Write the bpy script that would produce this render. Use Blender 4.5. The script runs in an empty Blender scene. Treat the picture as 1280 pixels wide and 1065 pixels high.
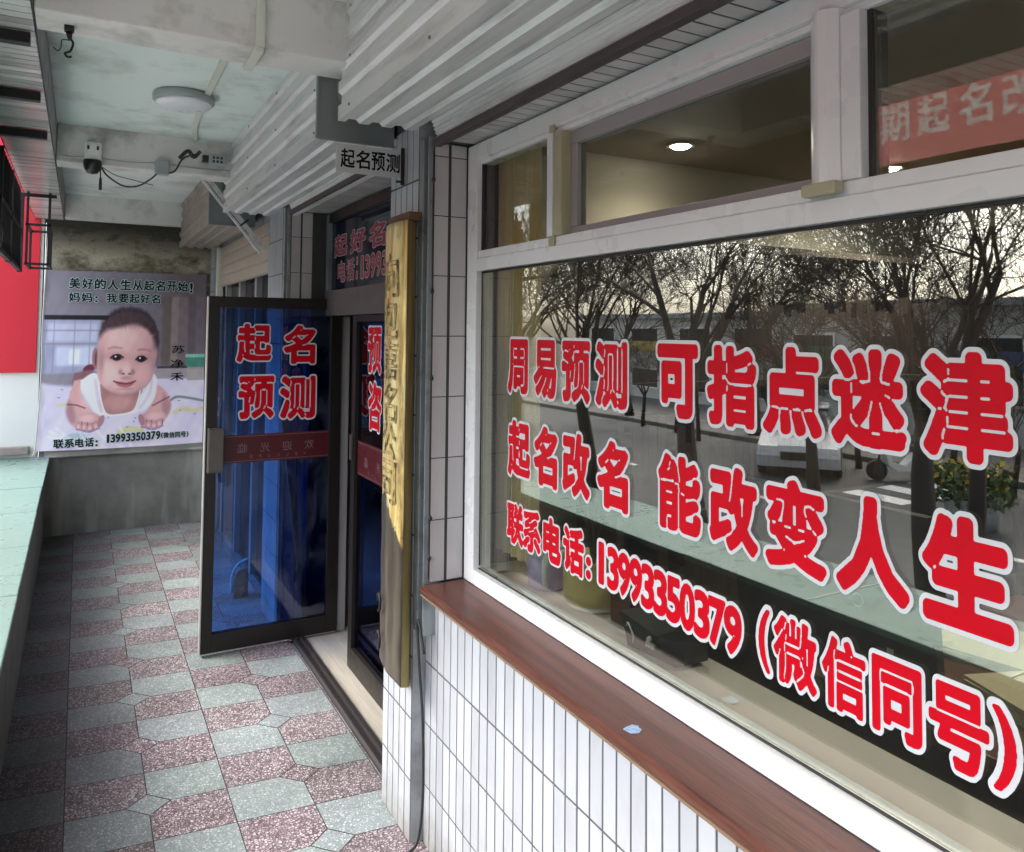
import bpy, bmesh, math, random
import numpy as np
from mathutils import Matrix, Vector

random.seed(7)
RAD = math.radians
scene = bpy.context.scene
COL = scene.collection

# ------------------------------------------------------------------ camera
H = 1.6
cam_d = bpy.data.cameras.new("camera")
cam = bpy.data.objects.new("camera", cam_d)
COL.objects.link(cam)
scene.camera = cam
cam_d.sensor_fit = 'HORIZONTAL'
cam_d.sensor_width = 36.0
cam_d.lens = 36.0 * 972.6 / 1280.0
cam_d.shift_x = 0.0007
cam_d.shift_y = -(532.5 - 369.12) / 1280.0
cam_d.clip_start = 0.02
cam_d.clip_end = 500
_yaw, _p, _r = RAD(28.944), RAD(2.579), RAD(0.4913)
_c, _s = math.cos(_yaw), math.sin(_yaw)
_fw = Vector((_s * math.cos(_p), _c * math.cos(_p), math.sin(_p)))
_rt = Vector((_c, -_s, 0))
_up = _rt.cross(_fw)
_r2 = _rt * math.cos(_r) + _up * math.sin(_r)
_u2 = -_rt * math.sin(_r) + _up * math.cos(_r)
m = Matrix((_r2, _u2, -_fw)).transposed().to_4x4()
m.translation = Vector((0, 0, H))
cam.matrix_world = m

# ------------------------------------------------------------------ world, sun, exposure
SUN_EL, SUN_AZ = 48.0, -70.0           # azimuth measured from +Y towards +X
world = bpy.data.worlds.new("World")
scene.world = world
world.use_nodes = True
wn = world.node_tree
wn.nodes.clear()
wo = wn.nodes.new('ShaderNodeOutputWorld')
wb = wn.nodes.new('ShaderNodeBackground')
ws = wn.nodes.new('ShaderNodeTexSky')
ws.sky_type = 'NISHITA'
ws.sun_disc = False
ws.sun_elevation = RAD(SUN_EL)
ws.sun_rotation = RAD(SUN_AZ)
ws.air_density = 1.0
ws.dust_density = 4.0
ws.ozone_density = 1.0
whs = wn.nodes.new('ShaderNodeHueSaturation')
whs.inputs['Saturation'].default_value = 0.5
wn.links.new(ws.outputs[0], whs.inputs['Color'])
wn.links.new(whs.outputs[0], wb.inputs[0])
wb.inputs[1].default_value = 0.15
wn.links.new(wb.outputs[0], wo.inputs[0])
sl = bpy.data.lights.new("sun", 'SUN')
sl.energy = 0.5
sl.angle = RAD(30)
sl.color = (1.0, 0.96, 0.9)
so = bpy.data.objects.new("sun", sl)
COL.objects.link(so)
_d = Vector((math.sin(RAD(SUN_AZ)) * math.cos(RAD(SUN_EL)), math.cos(RAD(SUN_AZ)) * math.cos(RAD(SUN_EL)), math.sin(RAD(SUN_EL))))
so.rotation_euler = _d.to_track_quat('Z', 'Y').to_euler()
so.location = (-5, 2, 8)
scene.view_settings.view_transform = 'Standard'
scene.view_settings.look = 'None'
scene.view_settings.exposure = 2.42
scene.view_settings.gamma = 1.0
scene.cycles.max_bounces = 12
scene.cycles.diffuse_bounces = 5
scene.cycles.transparent_max_bounces = 24
scene.cycles.caustics_reflective = False
scene.cycles.caustics_refractive = False
scene.cycles.sample_clamp_indirect = 6.0

# ------------------------------------------------------------------ materials
def s2l(c):
    return tuple(((v / 255.0) / 12.92 if v / 255.0 <= 0.04045 else ((v / 255.0 + 0.055) / 1.055) ** 2.4) for v in c)

class NT:
    def __init__(self, name):
        self.m = bpy.data.materials.new(name)
        self.m.use_nodes = True
        self.t = self.m.node_tree
        self.t.nodes.clear()
        self.out = self.n('ShaderNodeOutputMaterial')
    def n(self, typ, **kw):
        nd = self.t.nodes.new(typ)
        for k, v in kw.items():
            setattr(nd, k, v)
        return nd
    def l(self, a, b):
        self.t.links.new(a, b)
    def math(self, op, a, b=None, c=None, clamp=False):
        nd = self.n('ShaderNodeMath', operation=op, use_clamp=clamp)
        for i, v in enumerate((a, b, c)):
            if v is None: continue
            if isinstance(v, (int, float)): nd.inputs[i].default_value = v
            else: self.l(v, nd.inputs[i])
        return nd.outputs[0]
    def mix(self, f, a, b, mode='MIX'):
        nd = self.n('ShaderNodeMix', data_type='RGBA', blend_type=mode)
        for i, v in ((0, f), (6, a), (7, b)):
            if isinstance(v, (int, float)): nd.inputs[i].default_value = v
            elif isinstance(v, tuple): nd.inputs[i].default_value = (v[0], v[1], v[2], 1)
            else: self.l(v, nd.inputs[i])
        return nd.outputs[2]
    def obj(self):
        return self.n('ShaderNodeTexCoord').outputs['Object']
    def noise(self, scale, detail=4, rough=0.55, vec=None, stretch=None, dim='3D'):
        v = vec if vec is not None else self.n('ShaderNodeNewGeometry').outputs['Position']
        if stretch:
            mp = self.n('ShaderNodeMapping')
            mp.inputs['Scale'].default_value = stretch
            self.l(v, mp.inputs[0]); v = mp.outputs[0]
        nd = self.n('ShaderNodeTexNoise')
        nd.inputs['Scale'].default_value = scale
        nd.inputs['Detail'].default_value = detail
        nd.inputs['Roughness'].default_value = rough
        self.l(v, nd.inputs['Vector'])
        return nd.outputs[0]
    def ramp(self, f, stops):
        nd = self.n('ShaderNodeValToRGB')
        cr = nd.color_ramp
        while len(cr.elements) < len(stops): cr.elements.new(0.5)
        for e, (p, c) in zip(cr.elements, stops):
            e.position = p
            e.color = (c, c, c, 1) if isinstance(c, (int, float)) else (c[0], c[1], c[2], 1)
        self.l(f, nd.inputs[0])
        return nd.outputs[0]
    def bsdf(self, color, rough=0.5, metal=0.0, spec=0.5, bump=None, bstr=0.2, bdist=0.01, **kw):
        b = self.n('ShaderNodeBsdfPrincipled')
        for k, v in (('Base Color', color), ('Roughness', rough), ('Metallic', metal), ('Specular IOR Level', spec)):
            if isinstance(v, tuple): b.inputs[k].default_value = (v[0], v[1], v[2], 1)
            elif isinstance(v, (int, float)): b.inputs[k].default_value = v
            else: self.l(v, b.inputs[k])
        for k, v in kw.items():
            b.inputs[k.replace('_', ' ')].default_value = v
        if bump is not None:
            bp = self.n('ShaderNodeBump')
            bp.inputs['Strength'].default_value = bstr
            bp.inputs['Distance'].default_value = bdist
            self.l(bump, bp.inputs['Height'])
            self.l(bp.outputs[0], b.inputs['Normal'])
        self.l(b.outputs[0], self.out.inputs[0])
        return b

def simple(name, col, rough=0.5, metal=0.0, var=0.12, scale=6.0, spec=0.5, bstr=0.0, stretch=None, dirt=None, dscale=3.0):
    t = NT(name)
    n1 = t.noise(scale, stretch=stretch)
    a = tuple(max(0, c * (1 - var)) for c in col); b = tuple(c * (1 + var) for c in col)
    c = t.mix(n1, a, b)
    if dirt:
        n2 = t.ramp(t.noise(dscale, 6, 0.65, stretch=stretch), [(0.5, 0.0), (0.72, dirt[1])])
        c = t.mix(n2, c, dirt[0])
    rr = t.math('MULTIPLY_ADD', t.noise(scale * 3), 0.25, rough - 0.12, clamp=True)
    t.bsdf(c, rr, metal, spec, bump=n1 if bstr else None, bstr=bstr)
    return t.m

def glass_mat(name, tint, f0, gloss=(1, 1, 1), rough=0.0, wav=0.0):
    t = NT(name)
    lw = t.n('ShaderNodeLayerWeight'); lw.inputs['Blend'].default_value = 0.5
    p5 = t.math('POWER', lw.outputs['Facing'], 5.0)
    f = t.math('MULTIPLY_ADD', p5, 1 - f0, f0, clamp=True)
    tr = t.n('ShaderNodeBsdfTransparent'); tr.inputs[0].default_value = (*tint, 1)
    gl = t.n('ShaderNodeBsdfGlossy'); gl.inputs[0].default_value = (*gloss, 1); gl.inputs['Roughness'].default_value = rough
    if wav:
        bp = t.n('ShaderNodeBump'); bp.inputs['Strength'].default_value = wav; bp.inputs['Distance'].default_value = 0.01
        t.l(t.noise(2.2, 2), bp.inputs['Height']); t.l(bp.outputs[0], gl.inputs['Normal'])
    mx = t.n('ShaderNodeMixShader')
    t.l(f, mx.inputs[0]); t.l(tr.outputs[0], mx.inputs[1]); t.l(gl.outputs[0], mx.inputs[2])
    t.l(mx.outputs[0], t.out.inputs[0])
    return t.m

def smudged(name, tint, f0, gloss, amt, dust=(0.5, 0.55, 0.6)):
    m = glass_mat(name, tint, f0, gloss)
    nt = m.node_tree
    out = [n for n in nt.nodes if n.type == 'OUTPUT_MATERIAL'][0]
    src = out.inputs[0].links[0].from_socket
    geo = nt.nodes.new('ShaderNodeNewGeometry'); nz = nt.nodes.new('ShaderNodeTexNoise'); nz.inputs['Scale'].default_value = 5.0; nz.inputs['Detail'].default_value = 7; nz.inputs['Roughness'].default_value = 0.7; nz.inputs['Distortion'].default_value = 1.2
    mp = nt.nodes.new('ShaderNodeMapping'); mp.inputs['Scale'].default_value = (1, 1, 0.5)
    nt.links.new(geo.outputs['Position'], mp.inputs[0]); nt.links.new(mp.outputs[0], nz.inputs['Vector'])
    rp = nt.nodes.new('ShaderNodeValToRGB'); rp.color_ramp.elements[0].position = 0.45; rp.color_ramp.elements[0].color = (0, 0, 0, 1); rp.color_ramp.elements[1].position = 0.75; rp.color_ramp.elements[1].color = (amt, amt, amt, 1)
    nt.links.new(nz.outputs[0], rp.inputs[0])
    df = nt.nodes.new('ShaderNodeBsdfDiffuse'); df.inputs[0].default_value = (*dust, 1)
    mx = nt.nodes.new('ShaderNodeMixShader')
    nt.links.new(rp.outputs[0], mx.inputs[0]); nt.links.new(src, mx.inputs[1]); nt.links.new(df.outputs[0], mx.inputs[2]); nt.links.new(mx.outputs[0], out.inputs[0])
    return m

def emis(name, col, strength):
    t = NT(name)
    e = t.n('ShaderNodeEmission'); e.inputs[0].default_value = (*col, 1); e.inputs[1].default_value = strength
    t.l(e.outputs[0], t.out.inputs[0])
    return t.m

M = {}
def translucent(name, col, amt):
    tt = NT(name)
    d = tt.n('ShaderNodeBsdfDiffuse'); d.inputs[0].default_value = (*col, 1)
    tr = tt.n('ShaderNodeBsdfTranslucent'); tr.inputs[0].default_value = (*col, 1)
    mx = tt.n('ShaderNodeMixShader'); mx.inputs[0].default_value = amt
    tt.l(d.outputs[0], mx.inputs[1]); tt.l(tr.outputs[0], mx.inputs[2]); tt.l(mx.outputs[0], tt.out.inputs[0])
    return tt.m
def terrazzo(name, base, chip, chip2, contrast):
    t = NT(name)
    pos = t.n('ShaderNodeNewGeometry').outputs['Position']
    vo = t.n('ShaderNodeTexVoronoi', feature='DISTANCE_TO_EDGE'); vo.inputs['Scale'].default_value = 105
    vc = t.n('ShaderNodeTexVoronoi', feature='F1'); vc.inputs['Scale'].default_value = 105
    t.l(pos, vo.inputs['Vector']); t.l(pos, vc.inputs['Vector'])
    isch = t.ramp(vo.outputs['Distance'], [(0.08, 0.0), (0.16, 1.0)])
    sep = t.n('ShaderNodeSeparateColor'); t.l(vc.outputs['Color'], sep.inputs[0])
    cc = t.mix(sep.outputs[0], chip, chip2)
    drop = t.ramp(sep.outputs[1], [(0.30, 0.35), (0.5, 1.0)])
    f = t.math('MULTIPLY', t.math('MULTIPLY', isch, drop), contrast)
    c = t.mix(f, base, cc)
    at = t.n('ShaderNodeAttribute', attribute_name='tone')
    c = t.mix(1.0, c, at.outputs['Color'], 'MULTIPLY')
    grime = t.ramp(t.noise(1.7, 6, 0.65), [(0.35, 0.66), (0.65, 1.0)])
    c = t.mix(1.0, c, grime, 'MULTIPLY')
    spots = t.ramp(t.noise(6.5, 7, 0.7), [(0.60, 1.0), (0.72, 0.55)])
    c = t.mix(1.0, c, spots, 'MULTIPLY')
    t.bsdf(c, t.math('MULTIPLY_ADD', t.noise(5, 4), 0.3, 0.3), 0, 0.4, bump=vo.outputs['Distance'], bstr=0.12, bdist=0.002)
    return t.m
M['terr_green'] = terrazzo('green grey terrazzo', (0.21, 0.25, 0.25), (0.55, 0.59, 0.59), (0.35, 0.41, 0.405), 0.8)
M['terr_purple'] = terrazzo('purple terrazzo', (0.115, 0.084, 0.094), (0.65, 0.62, 0.625), (0.52, 0.452, 0.473), 0.95)
M['grout_wall'] = simple('dark wall grout', (0.07, 0.072, 0.075), 0.9, var=0.3, scale=8)
M['grout_dark'] = simple('dark grout', (0.05, 0.05, 0.05), 0.9)
def tile_mat(name, col):
    t = NT(name)
    at = t.n('ShaderNodeAttribute', attribute_name='tone')
    c = t.mix(1.0, col, at.outputs['Color'], 'MULTIPLY')
    d = t.ramp(t.noise(7, 6, 0.7, stretch=(1, 1, 0.35)), [(0.5, 0.0), (0.8, 0.5)])
    c = t.mix(d, c, (col[0] * 0.55, col[1] * 0.53, col[2] * 0.48))
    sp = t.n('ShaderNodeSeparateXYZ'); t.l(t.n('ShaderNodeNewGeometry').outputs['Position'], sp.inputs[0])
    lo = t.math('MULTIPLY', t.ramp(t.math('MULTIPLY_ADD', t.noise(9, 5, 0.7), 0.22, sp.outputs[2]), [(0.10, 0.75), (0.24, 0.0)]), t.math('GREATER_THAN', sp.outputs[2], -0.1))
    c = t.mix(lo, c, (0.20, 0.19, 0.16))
    t.bsdf(c, t.math('MULTIPLY_ADD', t.noise(20), 0.2, 0.12), 0, 0.5, bump=t.noise(30, 2), bstr=0.03)
    return t.m
M['tile_white'] = tile_mat('white glazed tile', (0.445, 0.475, 0.505))
M['tile_grey'] = tile_mat('greyish glazed tile', (0.53, 0.515, 0.51))
M['cement'] = simple('grey cement', (0.34, 0.35, 0.36), 0.9, var=0.25, scale=18, bstr=0.3, dirt=((0.12, 0.12, 0.11), 0.7), dscale=5)
M['ceiling'] = simple('mint white ceiling paint', (0.70, 0.78, 0.76), 0.85, var=0.07, scale=2.2, dirt=((0.34, 0.36, 0.33), 0.75), dscale=2.6)
M['beam'] = simple('dirty white beam paint', (0.66, 0.655, 0.64), 0.85, var=0.10, scale=5, dirt=((0.30, 0.28, 0.25), 0.75), dscale=5.5)
M['upvc'] = simple('white window frame', (0.76, 0.77, 0.78), 0.28, var=0.02, scale=3, dirt=((0.62, 0.59, 0.50), 0.3), dscale=1.2)
M['upvc_old'] = simple('yellowed frame', (0.42, 0.39, 0.26), 0.35, var=0.06, scale=12)
M['sash'] = simple('grey sash frame', (0.34, 0.32, 0.32), 0.35, var=0.05)  # on the white top light sash this grey carries its shade
M['rubber'] = simple('black gasket', (0.02, 0.02, 0.02), 0.6)
M['metal'] = simple('galvanised shutter sheet', (0.70, 0.715, 0.71), 0.42, 0.25, var=0.14, scale=3.5, stretch=(6, 0.6, 6), dirt=((0.22, 0.21, 0.19), 0.55), dscale=4)
M['metal_old'] = simple('aged beige shutter sheet', (0.36, 0.33, 0.28), 0.55, 0.3, var=0.15, scale=4, dirt=((0.18, 0.16, 0.13), 0.5))
M['metal_dark'] = simple('dark grey steel', (0.24, 0.27, 0.27), 0.5, 0.3, var=0.2, scale=8, dirt=((0.05, 0.05, 0.05), 0.5))
M['guide'] = simple('grey green steel channel', (0.30, 0.33, 0.34), 0.45, 0.5, var=0.1, dirt=((0.06, 0.06, 0.06), 0.6), dscale=9)
M['rust_rail'] = simple('dark grey maroon rail', (0.075, 0.062, 0.062), 0.6, 0.2, var=0.3)
M['iron'] = simple('black wrought iron', (0.02, 0.018, 0.02), 0.55, 0.4, var=0.3)
M['bronze'] = simple('dark bronze aluminium', (0.020, 0.016, 0.014), 0.4, 0.4, var=0.2, scale=10)
M['bronze_l'] = simple('worn bronze pull', (0.11, 0.095, 0.085), 0.38, 0.5, var=0.2, scale=16)
M['edge_alu'] = simple('bare aluminium edge', (0.55, 0.55, 0.52), 0.35, 0.6)
M['white_plastic'] = simple('white plastic', (0.72, 0.73, 0.70), 0.4, var=0.04)
M['old_plastic'] = simple('dusty cream conduit', (0.62, 0.64, 0.56), 0.5, var=0.08, scale=14)
M['grey_plastic'] = simple('grey plastic box', (0.33, 0.35, 0.36), 0.5, var=0.06)
M['black'] = simple('black plastic', (0.012, 0.012, 0.013), 0.35, var=0.1)
M['blackcable'] = simple('black cable', (0.015, 0.016, 0.016), 0.55)
M['diffuser'] = simple('milky lamp diffuser', (0.74, 0.76, 0.80), 0.3, var=0.02)
M['mint'] = simple('mint ledge tile', (0.14, 0.235, 0.21), 0.3, var=0.05, scale=4, dirt=((0.14, 0.18, 0.16), 0.5), dscale=7)
M['parapet'] = simple('dark parapet plaster', (0.15, 0.15, 0.145), 0.9, var=0.3, scale=5, bstr=0.2, dirt=((0.06, 0.06, 0.055), 0.6))
M['fascia_tile'] = tile_mat('fascia tile', (0.66, 0.68, 0.66))
M['red_board'] = simple('red sign sheet', (0.62, 0.01, 0.03), 0.5, var=0.05, scale=1.5)
M['white_wall'] = simple('white painted wall', (0.80, 0.82, 0.80), 0.8, var=0.03, scale=3)
M['stone'] = simple('rough cap stone', (0.34, 0.29, 0.26), 0.9, var=0.3, scale=25, bstr=0.5)
def vinyl_mat(name, col, fade):
    t = NT(name)
    n1 = t.noise(11, 5, 0.6)
    c = t.mix(t.ramp(n1, [(0.3, 0.0), (0.75, 1.0)]), col, fade)
    bub = t.n('ShaderNodeTexVoronoi', feature='SMOOTH_F1'); bub.inputs['Scale'].default_value = 46; t.l(t.n('ShaderNodeNewGeometry').outputs['Position'], bub.inputs['Vector'])
    hgt = t.math('ADD', t.ramp(bub.outputs['Distance'], [(0.05, 1.0), (0.22, 0.0)]), t.math('MULTIPLY', n1, 1.2))
    t.bsdf(c, t.math('MULTIPLY_ADD', n1, 0.3, 0.26), 0, 0.12, bump=hgt, bstr=0.16, bdist=0.002)
    return t.m
M['sticker_white'] = vinyl_mat('white vinyl', (0.62, 0.65, 0.68), (0.54, 0.56, 0.58))
M['sticker_red'] = vinyl_mat('red vinyl', (0.58, 0.0035, 0.014), (0.47, 0.005, 0.014))
M['strip_red'] = simple('dark red film', (0.07, 0.005, 0.008), 0.4, var=0.1)
M['ink'] = simple('black ink', (0.008, 0.009, 0.009), 0.7, spec=0.1)
M['ink_green'] = simple('dark green ink', (0.006, 0.018, 0.016), 0.7, spec=0.1)
M['halo'] = simple('pale halo print', (0.50, 0.62, 0.62), 0.5, var=0.02)
M['sign_plate'] = simple('grey sign plate', (0.50, 0.51, 0.52), 0.5, 0.2, var=0.06, scale=12)
M['glass'] = glass_mat('clear window glass', (0.82, 0.86, 0.83), 0.19, (1.0, 0.97, 0.90), wav=0.03)
M['glass_up'] = glass_mat('transom glass', (0.80, 0.82, 0.78), 0.05, wav=0.02)
M['glass_mid'] = glass_mat('top light glass', (0.86, 0.87, 0.82), 0.085, wav=0.03)
M['glass_blue'] = smudged('blue tinted door glass', (0.19, 0.36, 0.68), 0.06, (0.8, 0.88, 1), 0.10)
M['glass_navy'] = glass_mat('dark blue glass', (0.04, 0.07, 0.22), 0.07, (0.8, 0.85, 1))

def wood(name, c1, c2, axis, scale=3, rough=0.35):
    t = NT(name)
    st = [14, 14, 14]; st[axis] = 0.7
    n1 = t.noise(scale, 6, 0.6, stretch=tuple(st))
    n2 = t.noise(scale * 4, 4, 0.6, stretch=tuple(st))
    f = t.math('ADD', t.math('MULTIPLY', n1, 0.7), t.math('MULTIPLY', n2, 0.35))
    c = t.ramp(f, [(0.35, c1), (0.68, c2)])
    t.bsdf(c, t.math('MULTIPLY_ADD', n2, 0.25, rough - 0.1), 0, 0.5, bump=n2, bstr=0.06)
    return t.m
M['sill'] = wood('red brown sill laminate', (0.055, 0.018, 0.012), (0.14, 0.050, 0.034), 1)
M['desk_wood'] = wood('brown desk wood', (0.05, 0.018, 0.010), (0.14, 0.06, 0.035), 1)
M['floor_wood'] = wood('pale wood floor tile', (0.34, 0.31, 0.26), (0.48, 0.45, 0.39), 1)
M['handle_wood'] = wood('mop handle wood', (0.07, 0.05, 0.04), (0.14, 0.11, 0.09), 2)
M['threshold'] = simple('dark threshold rail', (0.035, 0.03, 0.03), 0.5, 0.4, var=0.3, scale=12, stretch=(6, 0.6, 6))

def worn_ink():
    t = NT('worn black paint')
    f = t.ramp(t.noise(34, 6, 0.75), [(0.42, 0.0), (0.54, 1.0)])
    t.bsdf(t.mix(f, (0.05, 0.04, 0.028), (0.50, 0.37, 0.15)), 0.6, 0, 0.2)
    M['worn_ink'] = t.m
worn_ink()
def board_mats():
    t = NT('gilded wood face')
    n1 = t.noise(2.0, 5, 0.6, stretch=(12, 12, 1.1))
    n2 = t.noise(5, 6, 0.7, stretch=(3, 3, 1.3))
    gold = t.ramp(n1, [(0.34, (0.42, 0.25, 0.07)), (0.48, (0.78, 0.60, 0.22)), (0.66, (0.88, 0.78, 0.42))])
    sp = t.n('ShaderNodeSeparateXYZ'); t.l(t.n('ShaderNodeNewGeometry').outputs['Position'], sp.inputs[0])
    # bare grey wood below the carved wavy edge and a brown worn zone in the middle
    n5 = t.noise(16, 7, 0.75)
    edge = t.math('ADD', t.math('MULTIPLY', t.math('ADD', n2, t.math('MULTIPLY', n5, 0.55)), 0.22), t.math('MULTIPLY', t.math('SUBTRACT', sp.outputs[1], 2.29), 1.1))
    hz = t.math('SUBTRACT', t.math('ADD', 0.86, t.math('SUBTRACT', edge, 0.10)), sp.outputs[2])
    low = t.ramp(t.math('MULTIPLY_ADD', hz, 8.0, 0.5), [(0.42, 0.0), (0.62, 1.0)])
    grey = t.ramp(n1, [(0.35, (0.055, 0.045, 0.035)), (0.7, (0.15, 0.13, 0.10))])
    mid = t.ramp(t.math('ADD', sp.outputs[2], t.math('MULTIPLY', n2, 0.3)), [(0.0, 0.8), (1.0, 0.0)])
    brown = t.ramp(n1, [(0.3, (0.14, 0.08, 0.04)), (0.7, (0.42, 0.30, 0.16))])
    wear = t.math('MAXIMUM', t.ramp(n2, [(0.50, 0.0), (0.64, 0.75)]), t.ramp(n5, [(0.60, 0.0), (0.70, 0.85)]))
    c = t.mix(wear, gold, brown)
    c = t.mix(low, c, grey)
    t.bsdf(c, 0.34, 0.25, 0.5, bump=n2, bstr=0.35, bdist=0.004)
    M['board_face'] = t.m
    t = NT('yellow board edge')
    n1 = t.noise(2.0, 5, 0.6, stretch=(12, 12, 1.1))
    c = t.ramp(n1, [(0.38, (0.40, 0.29, 0.10)), (0.6, (0.66, 0.53, 0.22))])
    t.bsdf(c, 0.4, 0.2, 0.5)
    M['board_edge'] = t.m
board_mats()

def endwall_mat():
    t = NT('stained concrete')
    pos = t.n('ShaderNodeNewGeometry').outputs['Position']
    sp = t.n('ShaderNodeSeparateXYZ'); t.l(pos, sp.inputs[0])
    n1 = t.noise(9, 8, 0.65)
    base = t.mix(t.math('MULTIPLY_ADD', t.noise(2.6, 5, 0.6), 1.4, t.math('MULTIPLY_ADD', n1, 0.5, -0.45)), (0.10, 0.10, 0.09), (0.33, 0.32, 0.29))
    # white run-down streaks on the lower wall
    st = t.ramp(t.noise(4.2, 3, 0.5, stretch=(1.5, 1, 0.22)), [(0.50, 0.0), (0.70, 0.65)])
    lowm = t.math('LESS_THAN', sp.outputs[2], 0.62)
    c = t.mix(t.math('MULTIPLY', st, lowm), base, (0.50, 0.50, 0.44))
    # moss and soot patches on the upper band
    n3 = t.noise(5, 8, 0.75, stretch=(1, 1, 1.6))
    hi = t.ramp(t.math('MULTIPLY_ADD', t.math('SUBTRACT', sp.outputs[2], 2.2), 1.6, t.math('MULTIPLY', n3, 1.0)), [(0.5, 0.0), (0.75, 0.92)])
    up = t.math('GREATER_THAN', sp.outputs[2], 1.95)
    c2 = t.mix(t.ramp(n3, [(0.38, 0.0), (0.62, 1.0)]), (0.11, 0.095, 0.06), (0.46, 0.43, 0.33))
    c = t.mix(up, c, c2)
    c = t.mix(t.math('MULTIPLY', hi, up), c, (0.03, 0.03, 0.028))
    t.bsdf(c, 0.9, 0, 0.3, bump=t.noise(40, 6, 0.7), bstr=0.5, bdist=0.01)
    M['endwall'] = t.m
endwall_mat()

def attr_mat(name, attr, rough=0.4):
    t = NT(name)
    at = t.n('ShaderNodeAttribute', attribute_name=attr)
    t.bsdf(at.outputs['Color'], rough, 0, 0.4, bump=t.noise(9, 3), bstr=0.05)
    return t.m
M['poster'] = attr_mat('poster print', 'paint', 0.38)

# ------------------------------------------------------------------ mesh helpers
def box(bm, x0, x1, y0, y1, z0, z1, bev=0.0, mi=0):
    r = bmesh.ops.create_cube(bm, size=1.0)
    vs = r['verts']
    for v in vs:
        v.co = Vector(((x0 + x1) / 2 + v.co.x * (x1 - x0), (y0 + y1) / 2 + v.co.y * (y1 - y0), (z0 + z1) / 2 + v.co.z * (z1 - z0)))
    fs = list({f for v in vs for f in v.link_faces})
    for f in fs: f.material_index = mi
    if bev:
        es = list({e for v in vs for e in v.link_edges})
        rr = bmesh.ops.bevel(bm, geom=es, offset=bev, segments=2, profile=0.6, affect='EDGES', clamp_overlap=True)
        for f in rr['faces']: f.material_index = mi
    return vs

def tube(bm, pts, rad, n=8, cap=True, mi=0, smooth=True):
    pts = [Vector(p) for p in pts]
    rads = rad if isinstance(rad, (list, tuple)) else [rad] * len(pts)
    rings = []
    a = None
    for i, p in enumerate(pts):
        t = (pts[min(i + 1, len(pts) - 1)] - pts[max(i - 1, 0)])
        if t.length < 1e-9: t = Vector((0, 0, 1))
        t.normalize()
        if a is None:
            a = t.orthogonal().normalized()
        else:
            a = (a - t * a.dot(t))
            a = a.normalized() if a.length > 1e-6 else t.orthogonal().normalized()
        b = t.cross(a)
        rings.append([bm.verts.new(p + (a * math.cos(2 * math.pi * k / n) + b * math.sin(2 * math.pi * k / n)) * rads[i]) for k in range(n)])
    for i in range(len(rings) - 1):
        for k in range(n):
            f = bm.faces.new((rings[i][k], rings[i][(k + 1) % n], rings[i + 1][(k + 1) % n], rings[i + 1][k]))
            f.material_index = mi; f.smooth = smooth
    if cap:
        f = bm.faces.new(list(reversed(rings[0]))); f.material_index = mi
        f = bm.faces.new(rings[-1]); f.material_index = mi

def spline(pts, seg=6):
    P = [Vector(p) for p in pts]
    P = [P[0] * 2 - P[1]] + P + [P[-1] * 2 - P[-2]]
    out = []
    for i in range(1, len(P) - 2):
        for k in range(seg):
            t = k / seg
            out.append(0.5 * ((2 * P[i]) + (-P[i - 1] + P[i + 1]) * t + (2 * P[i - 1] - 5 * P[i] + 4 * P[i + 1] - P[i + 2]) * t * t + (-P[i - 1] + 3 * P[i] - 3 * P[i + 1] + P[i + 2]) * t ** 3))
    out.append(P[-2])
    return out

def lathe(bm, prof, cx, cy, n=24, mi=0, smooth=True):
    rings = []
    for r, z in prof:
        rings.append([bm.verts.new((cx + r * math.cos(2 * math.pi * k / n), cy + r * math.sin(2 * math.pi * k / n), z)) for k in range(n)])
    for i in range(len(rings) - 1):
        for k in range(n):
            f = bm.faces.new((rings[i][k], rings[i][(k + 1) % n], rings[i + 1][(k + 1) % n], rings[i + 1][k]))
            f.material_index = mi; f.smooth = smooth
    if prof[0][0] > 1e-5: bm.faces.new(list(reversed(rings[0]))).material_index = mi
    if prof[-1][0] > 1e-5: bm.faces.new(rings[-1]).material_index = mi

def prism(bm, poly, axis, a0, a1, mi=0):
    """extrude a 2-D polygon along axis 0/1/2"""
    def mk(p, a):
        if axis == 0: return (a, p[0], p[1])
        if axis == 1: return (p[0], a, p[1])
        return (p[0], p[1], a)
    lo = [bm.verts.new(mk(p, a0)) for p in poly]
    hi = [bm.verts.new(mk(p, a1)) for p in poly]
    fs = [bm.faces.new(lo), bm.faces.new(list(reversed(hi)))]
    n = len(poly)
    for i in range(n):
        fs.append(bm.faces.new((lo[i], hi[i], hi[(i + 1) % n], lo[(i + 1) % n])))
    for f in fs: f.material_index = mi
    return fs

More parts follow.
